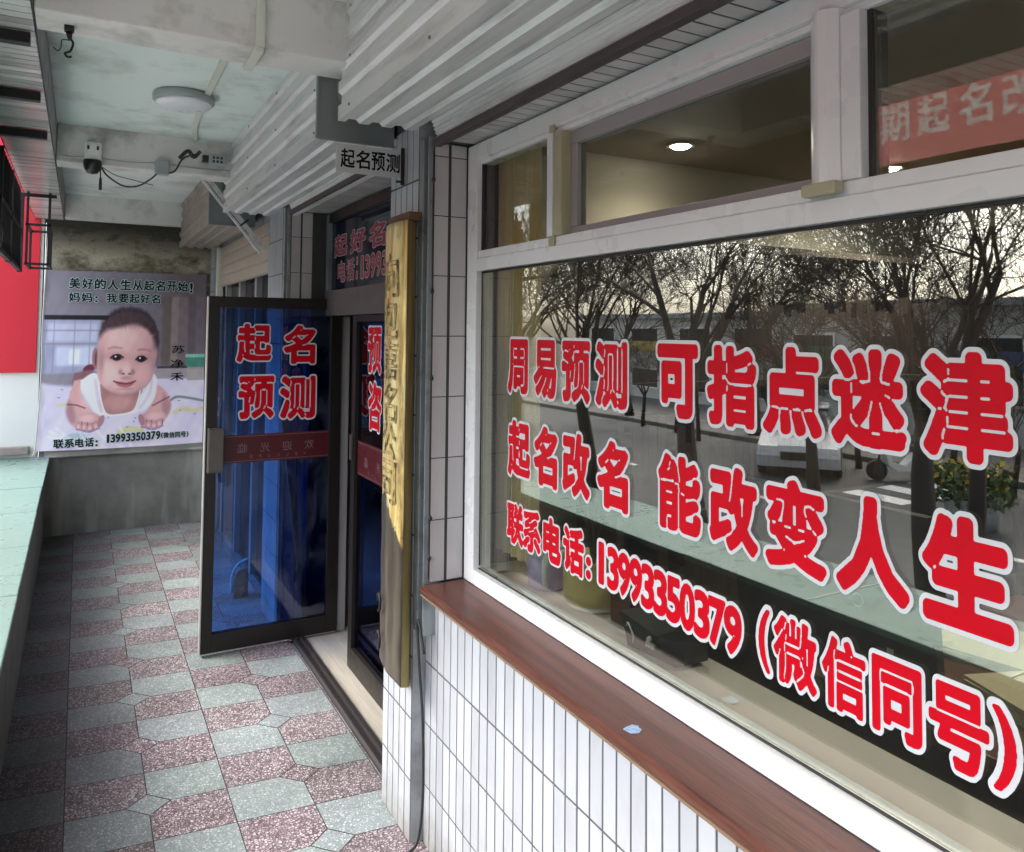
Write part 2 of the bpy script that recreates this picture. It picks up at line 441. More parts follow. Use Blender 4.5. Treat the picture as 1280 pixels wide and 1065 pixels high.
def tiles(bm, o, u, v, nrm, nu, nv, wu, wv, gap=0.004, h=0.0015, mi=0, tone=None, jit=0.05, skip=None):
    """raised glazed tiles with soft edges on a wall: o corner, u/v/n unit vectors"""
    o, u, v, nrm = Vector(o), Vector(u), Vector(v), Vector(nrm)
    for i in range(nu):
        for j in range(nv):
            if skip and skip(i, j): continue
            a0, a1, b0, b1 = i * wu + gap / 2, (i + 1) * wu - gap / 2, j * wv + gap / 2, (j + 1) * wv - gap / 2
            e = 0.0014
            tl = [random.uniform(-0.0005, 0.0005) for _ in range(2)]
            low = [bm.verts.new(o + u * a + v * b) for a, b in ((a0, b0), (a1, b0), (a1, b1), (a0, b1))]
            md = [bm.verts.new(o + u * a + v * b + nrm * (h * 0.7)) for a, b in ((a0, b0), (a1, b0), (a1, b1), (a0, b1))]
            tp = [bm.verts.new(o + u * a + v * b + nrm * (h + tl[0] * (1 if a > (a0 + a1) / 2 else -1) + tl[1] * (1 if b > (b0 + b1) / 2 else -1))) for a, b in ((a0 + e, b0 + e), (a1 - e, b0 + e), (a1 - e, b1 - e), (a0 + e, b1 - e))]
            fs = [bm.faces.new(tp)]
            for A, B in ((low, md), (md, tp)):
                for k in range(4):
                    fs.append(bm.faces.new((A[k], A[(k + 1) % 4], B[(k + 1) % 4], B[k])))
            g = 1 - random.random() * jit
            for f in fs:
                f.material_index = mi
                if tone is not None:
                    for lp in f.loops: lp[tone] = (g, g * (1 - 0.02 * random.random()), g, 1)

def tone_layer(bm):
    return bm.loops.layers.float_color.new('tone')

def world_loc(o):
    return (world_loc(o.parent) if o.parent else Vector((0, 0, 0))) + o.location

def obj(name, bm, mats, parent=None, origin=None, fixn=True):
    me = bpy.data.meshes.new(name)
    if fixn: bmesh.ops.recalc_face_normals(bm, faces=bm.faces[:])
    if parent is not None:
        off = world_loc(parent)
    else:
        if origin is None:
            xs = [v.co for v in bm.verts]
            mn = Vector((min(c.x for c in xs), min(c.y for c in xs), min(c.z for c in xs)))
            mxx = Vector((max(c.x for c in xs), max(c.y for c in xs), max(c.z for c in xs)))
            origin = Vector(((mn.x + mxx.x) / 2, (mn.y + mxx.y) / 2, mn.z))
        off = Vector(origin)
    bmesh.ops.translate(bm, verts=bm.verts[:], vec=-off)
    bm.to_mesh(me); bm.free()
    for mt in (mats if isinstance(mats, (list, tuple)) else [mats]):
        me.materials.append(M[mt] if isinstance(mt, str) else mt)
    o = bpy.data.objects.new(name, me)
    COL.objects.link(o)
    if parent is not None: o.parent = parent
    else: o.location = off
    return o

def tag(o, label, cat, group=None):
    o['label'] = label; o['category'] = cat
    if group: o['group'] = group
    return o

def struct(o):
    o['kind'] = 'structure'; return o

def thing(name, label, cat, loc, group=None):
    o = bpy.data.objects.new(name, None)
    o.empty_display_size = 0.1
    COL.objects.link(o); o.location = loc
    return tag(o, label, cat, group)

def dup(root, loc=None, rotz=None, label=None, scale=None):
    r = root.copy(); COL.objects.link(r)
    if loc is not None: r.location = loc
    if rotz is not None: r.rotation_euler = (0, 0, rotz)
    if scale is not None: r.scale = (scale,) * 3
    if label: r['label'] = label
    for ch in list(root.children):
        c = ch.copy(); COL.objects.link(c); c.parent = r
        for g in list(ch.children):
            d = g.copy(); COL.objects.link(d); d.parent = c
    return r

NB = bmesh.new

# ------------------------------------------------------------------ lettering (fat rounded strokes grown from the built-in font)
_gc = {}
def glyph_field(ch, N):
    key = (ch, N)
    if key in _gc: return _gc[key]
    cu = bpy.data.curves.new('g', 'FONT'); cu.body = ch; cu.size = 1.0; cu.resolution_u = 4
    ob = bpy.data.objects.new('g', cu); COL.objects.link(ob)
    bpy.context.view_layer.update()
    ev = ob.evaluated_get(bpy.context.evaluated_depsgraph_get())
    me = ev.to_mesh(); me.calc_loop_triangles()
    V = np.array([v.co[:2] for v in me.vertices]).reshape(-1, 2)
    T = np.array([t.vertices[:] for t in me.loop_triangles]).reshape(-1, 3)
    ev.to_mesh_clear(); bpy.data.objects.remove(ob); bpy.data.curves.remove(cu)
    if len(T) == 0: raise ValueError('no glyph ' + ch)
    mn, mx = V.min(0), V.max(0)
    mar = 0.14
    x0, y0 = mn - mar; x1, y1 = mx + mar
    nx, ny = int((x1 - x0) * N) + 1, int((y1 - y0) * N) + 1
    ins = np.zeros((ny, nx), bool)
    for t in T:
        P = (V[t] - (x0, y0)) * N
        a, b = np.floor(P.min(0)).astype(int), np.ceil(P.max(0)).astype(int)
        gx, gy = np.meshgrid(np.arange(a[0], b[0] + 1), np.arange(a[1], b[1] + 1))
        (ax, ay), (bx, by), (cx, cy) = P
        d1 = (bx - ax) * (gy - ay) - (by - ay) * (gx - ax)
        d2 = (cx - bx) * (gy - by) - (cy - by) * (gx - bx)
        d3 = (ax - cx) * (gy - cy) - (ay - cy) * (gx - cx)
        mk = ((d1 >= 0) & (d2 >= 0) & (d3 >= 0)) | ((d1 <= 0) & (d2 <= 0) & (d3 <= 0))
        gy_, gx_ = gy[mk].clip(0, ny - 1), gx[mk].clip(0, nx - 1)
        ins[gy_, gx_] = True
    def edt(b):
        big = 1e4
        d = np.where(b, 0.0, big)
        for i in range(1, ny): d[i] = np.minimum(d[i], d[i - 1] + 1)
        for i in range(ny - 2, -1, -1): d[i] = np.minimum(d[i], d[i + 1] + 1)
        xx = np.arange(nx)
        D = ((xx[:, None] - xx[None, :]) ** 2).astype(float)
        r = np.empty_like(d)
        for i in range(ny): r[i] = np.sqrt((d[i][None, :] ** 2 + D).min(1))
        return r
    f = edt(ins) - edt(~ins)
    k = np.pad(f, 1, mode='edge')
    f = (k[1:-1, 1:-1] * 4 + k[:-2, 1:-1] * 2 + k[2:, 1:-1] * 2 + k[1:-1, :-2] * 2 + k[1:-1, 2:] * 2 + k[:-2, :-2] + k[2:, 2:] + k[:-2, 2:] + k[2:, :-2]) / 16
    f = f / N
    gy_, gx_ = np.gradient(f); gm = np.hypot(gx_, gy_) * N
    ridge = (gm < 0.40) & (f > 0.010)
    dr = edt(ridge) / N if ridge.any() else np.full(f.shape, 9.0)
    _gc[key] = (f, x0, y0, dr)
    return _gc[key]

def contour_faces(f, lev):
    """polygons where f < lev; returns list of polygons in grid coords"""
    g = lev - f
    ny, nx = g.shape
    polys = []
    pos = g > 0
    cnt = pos[:-1, :-1].astype(int) + pos[1:, :-1] + pos[:-1, 1:] + pos[1:, 1:]
    for j in range(ny - 1):
        row = cnt[j]
        if not row.any(): continue
        i = 0
        while i < nx - 1:
            c = row[i]
            if c == 4:
                k = i
                while k < nx - 1 and row[k] == 4: k += 1
                polys.append([(i, j), (k, j), (k, j + 1), (i, j + 1)])
                i = k; continue
            if c:
                cs = [(i, j), (i + 1, j), (i + 1, j + 1), (i, j + 1)]
                vv = [g[j, i], g[j, i + 1], g[j + 1, i + 1], g[j + 1, i]]
                p = []
                for q in range(4):
                    A, B, va, vb = cs[q], cs[(q + 1) % 4], vv[q], vv[(q + 1) % 4]
                    if va > 0: p.append(A)
                    if (va > 0) != (vb > 0):
                        t = va / (va - vb)
                        p.append((A[0] + (B[0] - A[0]) * t, A[1] + (B[1] - A[1]) * t))
                if len(p) >= 3: polys.append(p)
            i += 1
    return polys

def letter(bm, ch, o, u, v, w, h, nrm, layers, N=90, fit=None):
    """draw ch into the parallelogram at corner o, width w along u, height h along v.
    layers: list of (grow in em, lift in metres, material index); the widest layer fills the box"""
    f, x0, y0, dr = glyph_field(ch, N)
    o, u, v, nrm = Vector(o), Vector(u), Vector(v), Vector(nrm)
    gmax = max(l[0] for l in layers) if fit is None else fit
    ys, xs = np.where(f < gmax)
    bx0, bx1, by0, by1 = xs.min(), xs.max(), ys.min(), ys.max()
    for lay in layers:
        grow, lift, mi = lay[:3]
        cache = {}
        g = f if len(lay) < 4 else np.maximum(f, grow + (lay[3] - dr) * 1.0)
        for p in contour_faces(g, grow):
            vs = []
            for q in p:
                kx = (round(q[0], 3), round(q[1], 3))
                if kx not in cache:
                    a = (q[0] - bx0) / max(1, bx1 - bx0); b = (q[1] - by0) / max(1, by1 - by0)
                    cache[kx] = bm.verts.new(o + u * (a * w) + v * (b * h) + nrm * lift)
                if cache[kx] not in vs: vs.append(cache[kx])
            if len(vs) >= 3:
                try:
                    fc = bm.faces.new(vs); fc.material_index = mi
                except ValueError: pass

# ------------------------------------------------------------------ floor
Y_END = 6.93
def build_floor():
    bm = NB(); tl = tone_layer(bm)
    def face(pts, z, mi, tone):
        try:
            f = bm.faces.new([bm.verts.new((x, y, z)) for x, y in pts])
        except ValueError: return
        f.material_index = mi
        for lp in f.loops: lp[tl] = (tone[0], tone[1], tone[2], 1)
    ya, yb = -4.0, 7.05
    face([(-0.6, ya), (1.05, ya), (1.05, yb), (-0.6, yb)], -0.003, 2, (1, 1, 1))
    W, P = 0.2465, 0.2115
    g = 0.0018
    def clipx(poly, lo, hi):
        for s, lim in ((1, lo), (-1, hi)):
            out = []
            for i in range(len(poly)):
                a, b = poly[i], poly[(i + 1) % len(poly)]
                ia, ib = s * (a[0] - lim) >= 0, s * (b[0] - lim) >= 0
                if ia: out.append(a)
                if ia != ib:
                    t = (lim - a[0]) / (b[0] - a[0]); out.append((lim, a[1] + (b[1] - a[1]) * t))
            poly = out
            if len(poly) < 3: return []
        return poly
    shear = lambda x, y: (x, y - 0.10 * (x - 0.49))
    cut = 0.066
    for ci in range(-2, 5):
        xl, xr = ci * W, (ci + 1) * W
        for k in range(-40, 20):
            y0 = 3.754 + P * k; y1 = y0 + P
            if y1 < ya or y0 > yb: continue
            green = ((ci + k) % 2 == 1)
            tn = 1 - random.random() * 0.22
            tn *= {-2: 0.42, -1: 0.50, 0: 0.86}.get(ci, 1.0)  # columns by the parapet darkened, its shade put into the tile tone
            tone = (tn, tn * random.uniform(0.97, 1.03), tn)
            # odd columns lines (ci odd on the right, even ... ) carry cut corners every second joint
            lcut = (ci % 2 == 1); rcut = ((ci + 1) % 2 == 1)
            nlo, nhi = (k % 2 == 0), ((k + 1) % 2 == 0)
            p = []
            cx = 0.07
            p += [(xl + g, y0 + cut), (xl + cx, y0 + g)] if (lcut and nlo) else [(xl + g, y0 + g)]
            p += [(xr - cx, y0 + g), (xr - g, y0 + cut)] if (rcut and nlo) else [(xr - g, y0 + g)]
            p += [(xr - g, y1 - cut), (xr - cx, y1 - g)] if (rcut and nhi) else [(xr - g, y1 - g)]
            p += [(xl + cx, y1 - g), (xl + g, y1 - cut)] if (lcut and nhi) else [(xl + g, y1 - g)]
            p = clipx(p, -0.5, 1.03)
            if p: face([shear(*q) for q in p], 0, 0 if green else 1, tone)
            if lcut and nlo:      # the diamond between four cut corners
                d = 0.004
                q = clipx([(xl, y0 - cut + d), (xl + cx - d, y0), (xl, y0 + cut - d), (xl - cx + d, y0)], -0.5, 1.03)
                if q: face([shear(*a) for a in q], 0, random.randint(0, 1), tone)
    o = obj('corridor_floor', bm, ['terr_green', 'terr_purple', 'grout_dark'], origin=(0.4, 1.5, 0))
    struct(o)
build_floor()

# ------------------------------------------------------------------ ceiling, beams, building mass
bm = NB(); box(bm, -0.13, 1.3, -4, 7.2, 2.61, 2.8)
struct(obj('ceiling', bm, 'ceiling'))
bm = NB(); box(bm, 1.3, 5.5, -4, 7.2, 2.62, 2.8)
struct(obj('roof_slab', bm, 'cement'))

def beam(y0, y1, label, zb=2.42):
    bm = NB(); box(bm, -0.129, 0.96, y0, y1, zb, 2.612, bev=0.006)
    tag(obj('ceiling_beam', bm, 'beam'), label, 'beam', 'concrete beams crossing the ceiling')
beam(2.325, 2.492, 'nearest white painted concrete beam crossing the ceiling, with a cream conduit bent over it')
beam(4.44, 4.61, 'middle white beam crossing the ceiling, with the dome security camera on its near side')
beam(6.80, 6.925, 'farthest white beam, lying on top of the mossy end wall', 2.425)

# ------------------------------------------------------------------ fascia with tiled soffit
t = thing('tiled_fascia', 'narrow white tiled lintel running along the open left side above the parapet', 'lintel', (-0.23, 1.5, 2.41))
bm = NB(); box(bm, -0.33, -0.131, -4, 7.2, 2.425, 3.1)
obj('lintel', bm, 'cement', t)
bm = NB(); tl = tone_layer(bm)
tiles(bm, (-0.328, -1.0, 2.425), (1, 0, 0), (0, 1, 0), (0, 0, -1), 1, 168, 0.195, 0.047, gap=0.005, tone=tl, jit=0.4)
obj('soffit_tiles', bm, 'fascia_tile', t)
bm = NB(); box(bm, -0.33, -0.131, -1.0, 6.92, 2.4244, 2.4249); obj('grout_bed', bm, 'grout_dark', t)

# ------------------------------------------------------------------ parapet
t = thing('parapet', 'low dark plastered parapet with a pale mint tiled top along the open left side', 'parapet', (-0.4, 1.5, 0))
bm = NB(); box(bm, -0.60, -0.20, -4, 6.93, -1.6, 0.588)
obj('wall_body', bm, 'parapet', t)
bm = NB()
prev = -4.0
for yj in [-2.9, -2.2, -1.5, -0.8, -0.1, 0.6, 1.3, 2.02, 2.7, 3.42, 4.15, 4.9, 5.62, 6.3, 6.925]:
    box(bm, -0.66, -0.172 - random.random() * 0.004, prev + 0.002, yj - 0.002, 0.59, 0.613 + random.random() * 0.003, bev=0.004)
    prev = yj
obj('ledge_slab', bm, 'mint', t)

# ------------------------------------------------------------------ end wall, side wall, red board
t = thing('end_wall', 'stained mossy concrete wall closing the far end of the corridor, poster hung on it', 'wall', (0.4, 7.0, 0))
bm = NB(); box(bm, -0.25, 1.3, Y_END + 0.02, Y_END + 0.25, 0, 2.61)
obj('wall_body', bm, 'endwall', t)
bm = NB(); box(bm, -0.21, 1.2, Y_END - 0.03, Y_END + 0.019, 0.598, 0.648, bev=0.006)
for v in bm.verts: v.co += Vector((0, random.uniform(-.004, .004), random.uniform(-.004, .004)))
obj('ledge', bm, 'endwall', t)

t = thing('side_wall', 'bright white painted wall beyond the parapet, a big red board fixed above it', 'wall', (-0.75, 7.0, -1.6))
bm = NB(); box(bm, -1.25, -0.262, Y_END + 0.005, Y_END + 0.3, -1.6, 5.0)
obj('wall_body', bm, 'white_wall', t)
bm = NB(); box(bm, -1.25, -0.31, Y_END - 0.05, Y_END + 0.003, 0.64, 0.70, bev=0.008)
obj('cap_stone', bm, 'stone', t)
bm = NB(); box(bm, -1.2, -0.285, Y_END - 0.02, Y_END + 0.003, 1.25, 3.4, bev=0.003)
tag(obj('red_board', bm, 'red_board'), 'large plain red sign board on the white wall left of the baby poster', 'sign board')

# ------------------------------------------------------------------ poster
def build_poster():
    nx, ny = 320, 350
    X, Y = np.meshgrid(np.linspace(35, 965, nx), np.linspace(1010, 45, ny))   # print coordinates, y down
    def col(c): return np.array(c, float)
    img = np.zeros((ny, nx, 3))
    def ss(a, b, x): 
        q = np.clip((x - a) / (b - a), 0, 1); return q * q * (3 - 2 * q)
    def put(mask, c):
        nonlocal img
        c = np.asarray(c, float)
        img = img * (1 - mask[..., None]) + c * mask[..., None]
    def ell(cx, cy, rx, ry, soft=0.08, rot=0.0):
        a = math.radians(rot); dx, dy = X - cx, Y - cy
        u = (dx * math.cos(a) + dy * math.sin(a)) / rx; v = (-dx * math.sin(a) + dy * math.cos(a)) / ry
        return 1 - ss(1 - soft, 1 + soft, np.sqrt(u * u + v * v))
    def rect(x0, x1, y0, y1, s=5):
        return ss(x0 - s, x0 + s, X) * (1 - ss(x1 - s, x1 + s, X)) * ss(y0 - s, y0 + s, Y) * (1 - ss(y1 - s, y1 + s, Y))
    def poly(pts, s=6):
        ins = np.zeros(X.shape, bool); dmin = np.full(X.shape, 1e9)
        n = len(pts)
        for i in range(n):
            (xa, ya), (xb, yb) = pts[i], pts[(i + 1) % n]
            c = ((ya > Y) != (yb > Y)) & (X < (xb - xa) * (Y - ya) / (yb - ya + 1e-9) + xa)
            ins ^= c
            tt = np.clip(((X - xa) * (xb - xa) + (Y - ya) * (yb - ya)) / ((xb - xa) ** 2 + (yb - ya) ** 2 + 1e-9), 0, 1)
            dmin = np.minimum(dmin, np.hypot(X - xa - tt * (xb - xa), Y - ya - tt * (yb - ya)))
        d = np.where(ins, dmin, -dmin)
        return ss(-s, s, d)
    def smooth_poly(pts, s=6):
        pp = [(q.x, q.y) for q in spline([(x, y, 0) for x, y in pts + [pts[0]]], 5)][:-1]
        return poly(pp, s)
    rng = np.random.RandomState(3)
    def blotch(n, amp):
        r = np.zeros((ny, nx))
        for _ in range(n):
            k = rng.uniform(0.004, 0.02); a = rng.uniform(0, 6.28); p = rng.uniform(0, 6.28)
            r += np.sin((X * math.cos(a) + Y * math.sin(a)) * k * 6.28 + p)
        return r / n * amp
    # room behind
    img[:] = col((104, 100, 110))
    img += (Y - 45)[..., None] * 0.02
    img = img + (-(X - 500) * 0.02)[..., None]
    put(ss(640, 760, X) * (1 - ss(600, 640, Y)), (98, 90, 94))
    for x0, x1, c in ((702, 752, (92, 83, 80)), (755, 800, (128, 115, 112)), (800, 856, (112, 100, 104)), (860, 905, (92, 82, 90)), (905, 965, (104, 94, 102))):
        put(rect(x0, x1, 175, 560, 6) * 0.8, c)
    # window on the left with a dark bar
    put(rect(20, 345, 300, 600, 8), (136, 138, 160))
    put(rect(60, 330, 330, 430, 14), (160, 162, 182))
    put(rect(110, 320, 455, 560, 14), (168, 172, 192))
    put(rect(180, 240, 470, 550, 8) * 0.7, (196, 198, 212))
    for yy in (440, 368): put(rect(40, 335, yy - 4, yy + 5, 4) * 0.7, (120, 118, 136))
    for xx in (95, 205, 290): put(rect(xx - 3, xx + 4, 310, 595, 3) * 0.6, (118, 116, 136))
    put(rect(40, 390, 286, 310, 4), (26, 25, 34))
    # bed
    edge = 640 + 30 * np.sin(X / 130.0) - (X > 640) * 30
    put(ss(-14, 14, Y - edge), (186, 180, 212))
    put(ss(-20, 20, Y - edge) * (0.5 + 0.5 * np.sin(X / 47 + Y / 63)) * 0.25, (160, 152, 190))
    put(rect(660, 965, 575, 640, 6), (140, 132, 138)); put(rect(680, 860, 570, 582, 3), (60, 56, 62))
    put(rect(852, 965, 512, 575, 5), (70, 122, 108))
    for xx in range(858, 960, 20): put(ell(xx, 512, 12, 11), (120, 168, 150))
    put(rect(860, 965, 590, 652, 4), (150, 142, 142))
    def stroke(pts, w, c, a=1.0):
        pts = [(q.x, q.y) for q in spline([(x, y, 0) for x, y in pts], 6)]
        d = np.full(X.shape, 1e9)
        for (xa, ya), (xb, yb) in zip(pts[:-1], pts[1:]):
            tt = np.clip(((X - xa) * (xb - xa) + (Y - ya) * (yb - ya)) / ((xb - xa) ** 2 + (yb - ya) ** 2 + 1e-9), 0, 1)
            d = np.minimum(d, np.hypot(X - xa - tt * (xb - xa), Y - ya - tt * (yb - ya)))
        put((1 - ss(w * 0.6, w * 1.4, d)) * a, c)
    stroke([(760, 765), (800, 745), (860, 750), (960, 770)], 7, (112, 122, 116))
    stroke([(790, 830), (840, 812), (900, 825), (960, 815)], 12, (178, 172, 128), 0.8)
    stroke([(470, 925), (530, 912), (600, 922)], 14, (180, 174, 120), 0.8)
    stroke([(180, 950), (230, 932), (300, 940)], 13, (140, 160, 150), 0.8)
    stroke([(130, 770), (190, 765)], 9, (178, 172, 130), 0.8)
    stroke([(200, 700), (215, 735)], 5, (170, 96, 110), 0.7)
    for _ in range(34):
        x, y = rng.uniform(90, 940), rng.uniform(665, 930)
        a = rng.uniform(0, 3.1)
        stroke([(x, y), (x + 12 * math.cos(a), y + 6 * math.sin(a))], 2.4, (92, 84, 104), 0.7)
    for _ in range(9):
        x = rng.uniform(60, 500); stroke([(x, 880 + rng.uniform(0, 60)), (x + rng.uniform(30, 120), 960), (x + rng.uniform(60, 200), 1005)], 8, (206, 202, 226), 0.35)
    SK, SKS, SKH = (180, 142, 142), (132, 98, 104), (212, 180, 176)
    # feet and back behind the head
    put(ell(292, 578, 34, 22, 0.2, -25), (96, 44, 56))
    put(smooth_poly([(215, 600), (300, 585), (345, 620), (330, 700), (240, 720), (205, 660)], 8), (118, 84, 92))
    # arms
    put(smooth_poly([(215, 640), (265, 640), (300, 730), (330, 790), (375, 810), (380, 870), (340, 905), (270, 912), (215, 880), (180, 810), (190, 730)], 8), SK)
    put(smooth_poly([(190, 745), (215, 780), (235, 850), (205, 865), (180, 810)], 16) * 0.6, SKS); put(ell(290, 740, 36, 60, 0.95) * 0.4, SKH); put(ell(690, 760, 34, 52, 0.95) * 0.35, SKH)
    put(smooth_poly([(660, 660), (715, 690), (755, 740), (770, 800), (745, 860), (700, 900), (640, 908), (588, 885), (590, 840), (640, 800)], 8), SK)
    put(smooth_poly([(720, 720), (765, 780), (745, 850), (715, 820)], 14) * 0.55, SKS)
    stroke([(185, 768), (230, 772), (280, 790)], 4, (92, 64, 72), 0.8); stroke([(660, 790), (710, 765), (758, 742)], 4, (96, 66, 74), 0.8)
    # vest
    put(smooth_poly([(250, 640), (320, 600), (370, 640), (400, 720), (600, 720), (640, 610), (680, 640), (672, 740), (630, 800), (560, 825), (430, 838), (350, 830), (290, 770), (255, 700)], 6), (204, 196, 206))
    put(smooth_poly([(255, 690), (300, 760), (340, 820), (300, 790), (262, 730)], 8) * 0.5, (160, 150, 166))
    stroke([(330, 640), (345, 720), (370, 810)], 9, (170, 160, 176), 0.6); stroke([(650, 640), (640, 720), (590, 800)], 9, (172, 162, 178), 0.6)
    # chest
    put(smooth_poly([(355, 660), (585, 680), (570, 760), (545, 812), (470, 830), (400, 822), (368, 760)], 6), (146, 108, 108))
    put(ell(470, 770, 85, 45, 0.6), (168, 128, 126))
    stroke([(352, 660), (365, 745), (400, 826), (475, 832), (548, 815), (574, 760), (590, 680)], 4, (224, 216, 222), 0.9)
    # ear
    put(ell(328, 522, 21, 58, 0.15, -4), (138, 98, 104)); put(ell(330, 522, 9, 36, 0.4), (88, 58, 66))
    put(ell(668, 520, 12, 46, 0.2, 6), (112, 80, 88))
    # head
    head = smooth_poly([(335, 470), (345, 380), (395, 300), (500, 262), (610, 292), (668, 375), (676, 470), (670, 545), (655, 625), (608, 690), (505, 724), (405, 700), (350, 640), (336, 560)], 6)
    put(head, SK)
    put(head * ss(590, 710, X + 0.15 * (Y - 480)) * 0.55, SKS)
    put(head * (1 - ss(335, 420, X)) * 0.35, (138, 104, 110))
    put(head * ss(665, 735, Y) * 0.5, (128, 94, 98))
    put(head * ell(460, 395, 110, 75, 0.9) * 0.55, SKH)
    put(head * ell(410, 605, 70, 62, 0.9) * 0.8, SKH); put(head * ell(405, 612, 40, 32, 0.9) * 0.3, (214, 158, 158))
    put(head * ell(603, 614, 46, 54, 0.9) * 0.6, (198, 160, 160)); put(head * ell(606, 618, 30, 28, 0.9) * 0.3, (206, 148, 150))
    put(head * ell(492, 690, 50, 24, 0.9) * 0.5, SKH)
    put(head * ell(360, 560, 14, 60, 0.9) * 0.5, SKS)
    # hair
    th = np.arctan2(Y - 470, X - 510)
    tab = rng.uniform(-1, 1, 420); tab2 = rng.uniform(-1, 1, 200)
    spik = 8 * np.interp((th + 3.1416) / 6.2832 * 419, np.arange(420), tab) + 5 * np.interp((th + 3.1416) / 6.2832 * 199, np.arange(200), tab2)
    ro = ((np.abs(X - 510) / 180.0) ** 2.3 + (np.abs(Y - 470) / 236.0) ** 2.3) ** (1 / 2.3) * 200
    outer = 1 - ss(186, 208, ro + spik * 0.55)
    ri = ((np.abs(X - 508) / 166.0) ** 3.2 + (np.abs(Y - 520) / 188.0) ** 3.2) ** (1 / 3.2) * 200
    inner = ss(176, 212, ri + spik * 0.25 + 10 * np.sin(X / 31))
    hair = outer * inner * (1 - ss(430, 500, Y + 0.35 * np.abs(X - 505) * (X < 505)))
    put(hair * (0.84 + 0.10 * np.interp((th + 3.1416) / 6.2832 * 419, np.arange(420), tab)), (44, 35, 41))
    put(hair * ell(545, 245, 60, 22, 0.9) * 0.3, (70, 50, 62))
    put(head * (1 - ss(318, 375, Y + 0.0004 * (X - 508) ** 2 * 0 + spik)) * 0.55, (70, 54, 58))
    # brows, eyes
    stroke([(396, 468), (428, 461), (468, 466)], 7, (140, 108, 114), 0.5); stroke([(566, 476), (605, 474), (636, 484)], 7, (134, 100, 106), 0.5)
    for ex, ey, rw, tilt in ((445, 518, 36, 3), (585, 528, 32, -2)):
        put(ell(ex, ey - 4, rw + 12, 24, 0.8) * 0.3, SKS)
        put(ell(ex, ey, rw, 14, 0.25, tilt), (128, 104, 112))
        put(ell(ex - 1, ey - 1, 25, 18, 0.2), (26, 18, 22))
        put(ell(ex - 8, ey - 6, 5, 5, 0.3), (230, 225, 230))
        stroke([(ex - rw, ey + 2), (ex - rw / 2, ey - 13), (ex + rw / 3, ey - 15), (ex + rw, ey)], 4, (44, 28, 34), 0.95)
        stroke([(ex - rw, ey + 5), (ex, ey + 18), (ex + rw, ey + 4)], 2.5, (110, 80, 88), 0.6)
    # nose and mouth
    put(ell(503, 575, 18, 26, 0.9) * 0.5, (206, 174, 170))
    put(ell(472, 598, 15, 15, 0.7) * 0.7, (130, 92, 98)); put(ell(535, 600, 15, 15, 0.7) * 0.7, (124, 86, 92))
    put(ell(502, 592, 24, 18, 0.7), (200, 164, 166))
    put(ell(486, 608, 7, 4, 0.5), (70, 36, 44)); put(ell(520, 609, 7, 4, 0.5), (70, 36, 44))
    put(ell(500, 632, 30, 9, 0.8) * 0.4, SKS)
    put(smooth_poly([(436, 650), (475, 652), (500, 656), (525, 652), (552, 652), (532, 676), (497, 684), (460, 674)], 4), (158, 96, 104))
    stroke([(432, 648), (470, 660), (500, 664), (530, 661), (556, 649)], 4, (96, 46, 56), 0.85)
    put(ell(498, 692, 44, 7, 0.8) * 0.4, SKS)
    # hands
    for hx, hy, sgn in ((305, 860, 1), (665, 862, -1)):
        put(ell(hx, hy, 74, 46, 0.12, 8 * sgn), (168, 132, 136))
        put(ell(hx - 10 * sgn, hy - 14, 44, 24, 0.9) * 0.6, SKH)
        for q in range(4):
            fx = hx - 54 + q * 31; fy = hy + 26 + (q % 3) * 5
            put(ell(fx, fy, 17, 25, 0.15, 6), (164, 126, 130)); put(ell(fx - 2, fy + 4, 9, 13, 0.8) * 0.6, SKH)
            stroke([(fx + 16, fy - 22), (fx + 18, fy + 14)], 2.6, (96, 62, 70), 0.8)
        put(ell(hx + 66 * sgn, hy + 4, 16, 34, 0.15, 20 * sgn), (150, 112, 118))
        stroke([(hx - 66, hy + 42), (hx, hy + 56), (hx + 60, hy + 44)], 4, (110, 96, 124), 0.6)
    img = img + blotch(6, 5)[..., None]
    fold = np.sin((X * 0.8 + Y * 0.35) / 90.0)
    img = np.clip(116 + (img * 1.22 - 116) * 1.14, 4, 250) / 255.0
    lin = np.where(img <= 0.04045, img / 12.92, ((img + 0.055) / 1.055) ** 2.4)
    # sheet geometry with slight ripples
    xw0, xw1, zw0, zw1 = -0.243, 0.913, 0.655, 2.03
    bm = NB()
    vs = [[None] * nx for _ in range(ny)]
    for j in range(ny):
        for i in range(nx):
            a, b = i / (nx - 1), j / (ny - 1)
            rip = 0.0028 * math.sin(a * 9 + b * 5) * math.sin(b * 11 - a * 3) + 0.004 * max(0, 1 - abs(a - 0.03) / 0.05) * math.sin(b * 30)
            sag = -0.012 * (1 - b) * math.sin(a * 3.1) * 0.6
            vs[j][i] = bm.verts.new((xw0 + a * (xw1 - xw0) - 0.02 * (1 - b) * (1 - a), Y_END - 0.012 + rip, zw0 + b * (zw1 - zw0) + (sag if b < 0.1 else 0) + 0.012 * b * a - 0.004 * (1 - b) * a))
    for j in range(ny - 1):
        for i in range(nx - 1):
            f = bm.faces.new((vs[j][i], vs[j][i + 1], vs[j + 1][i + 1], vs[j + 1][i])); f.smooth = True
    t = thing('baby_poster', 'printed poster of a baby lying on its front with green lettering, on the end wall', 'poster', (0.33, Y_END, 0.65))
    o = obj('sheet', bm, 'poster', t, fixn=False)
    ca = o.data.color_attributes.new('paint', 'FLOAT_COLOR', 'POINT')
    arr = np.ones((ny * nx, 4), np.float32); arr[:, :3] = lin.reshape(-1, 3)
    ca.data.foreach_set('color', arr.ravel())
    # writing
    U, V, Nn = (1, 0, 0), (0, 0, 1), (0, -1, 0)
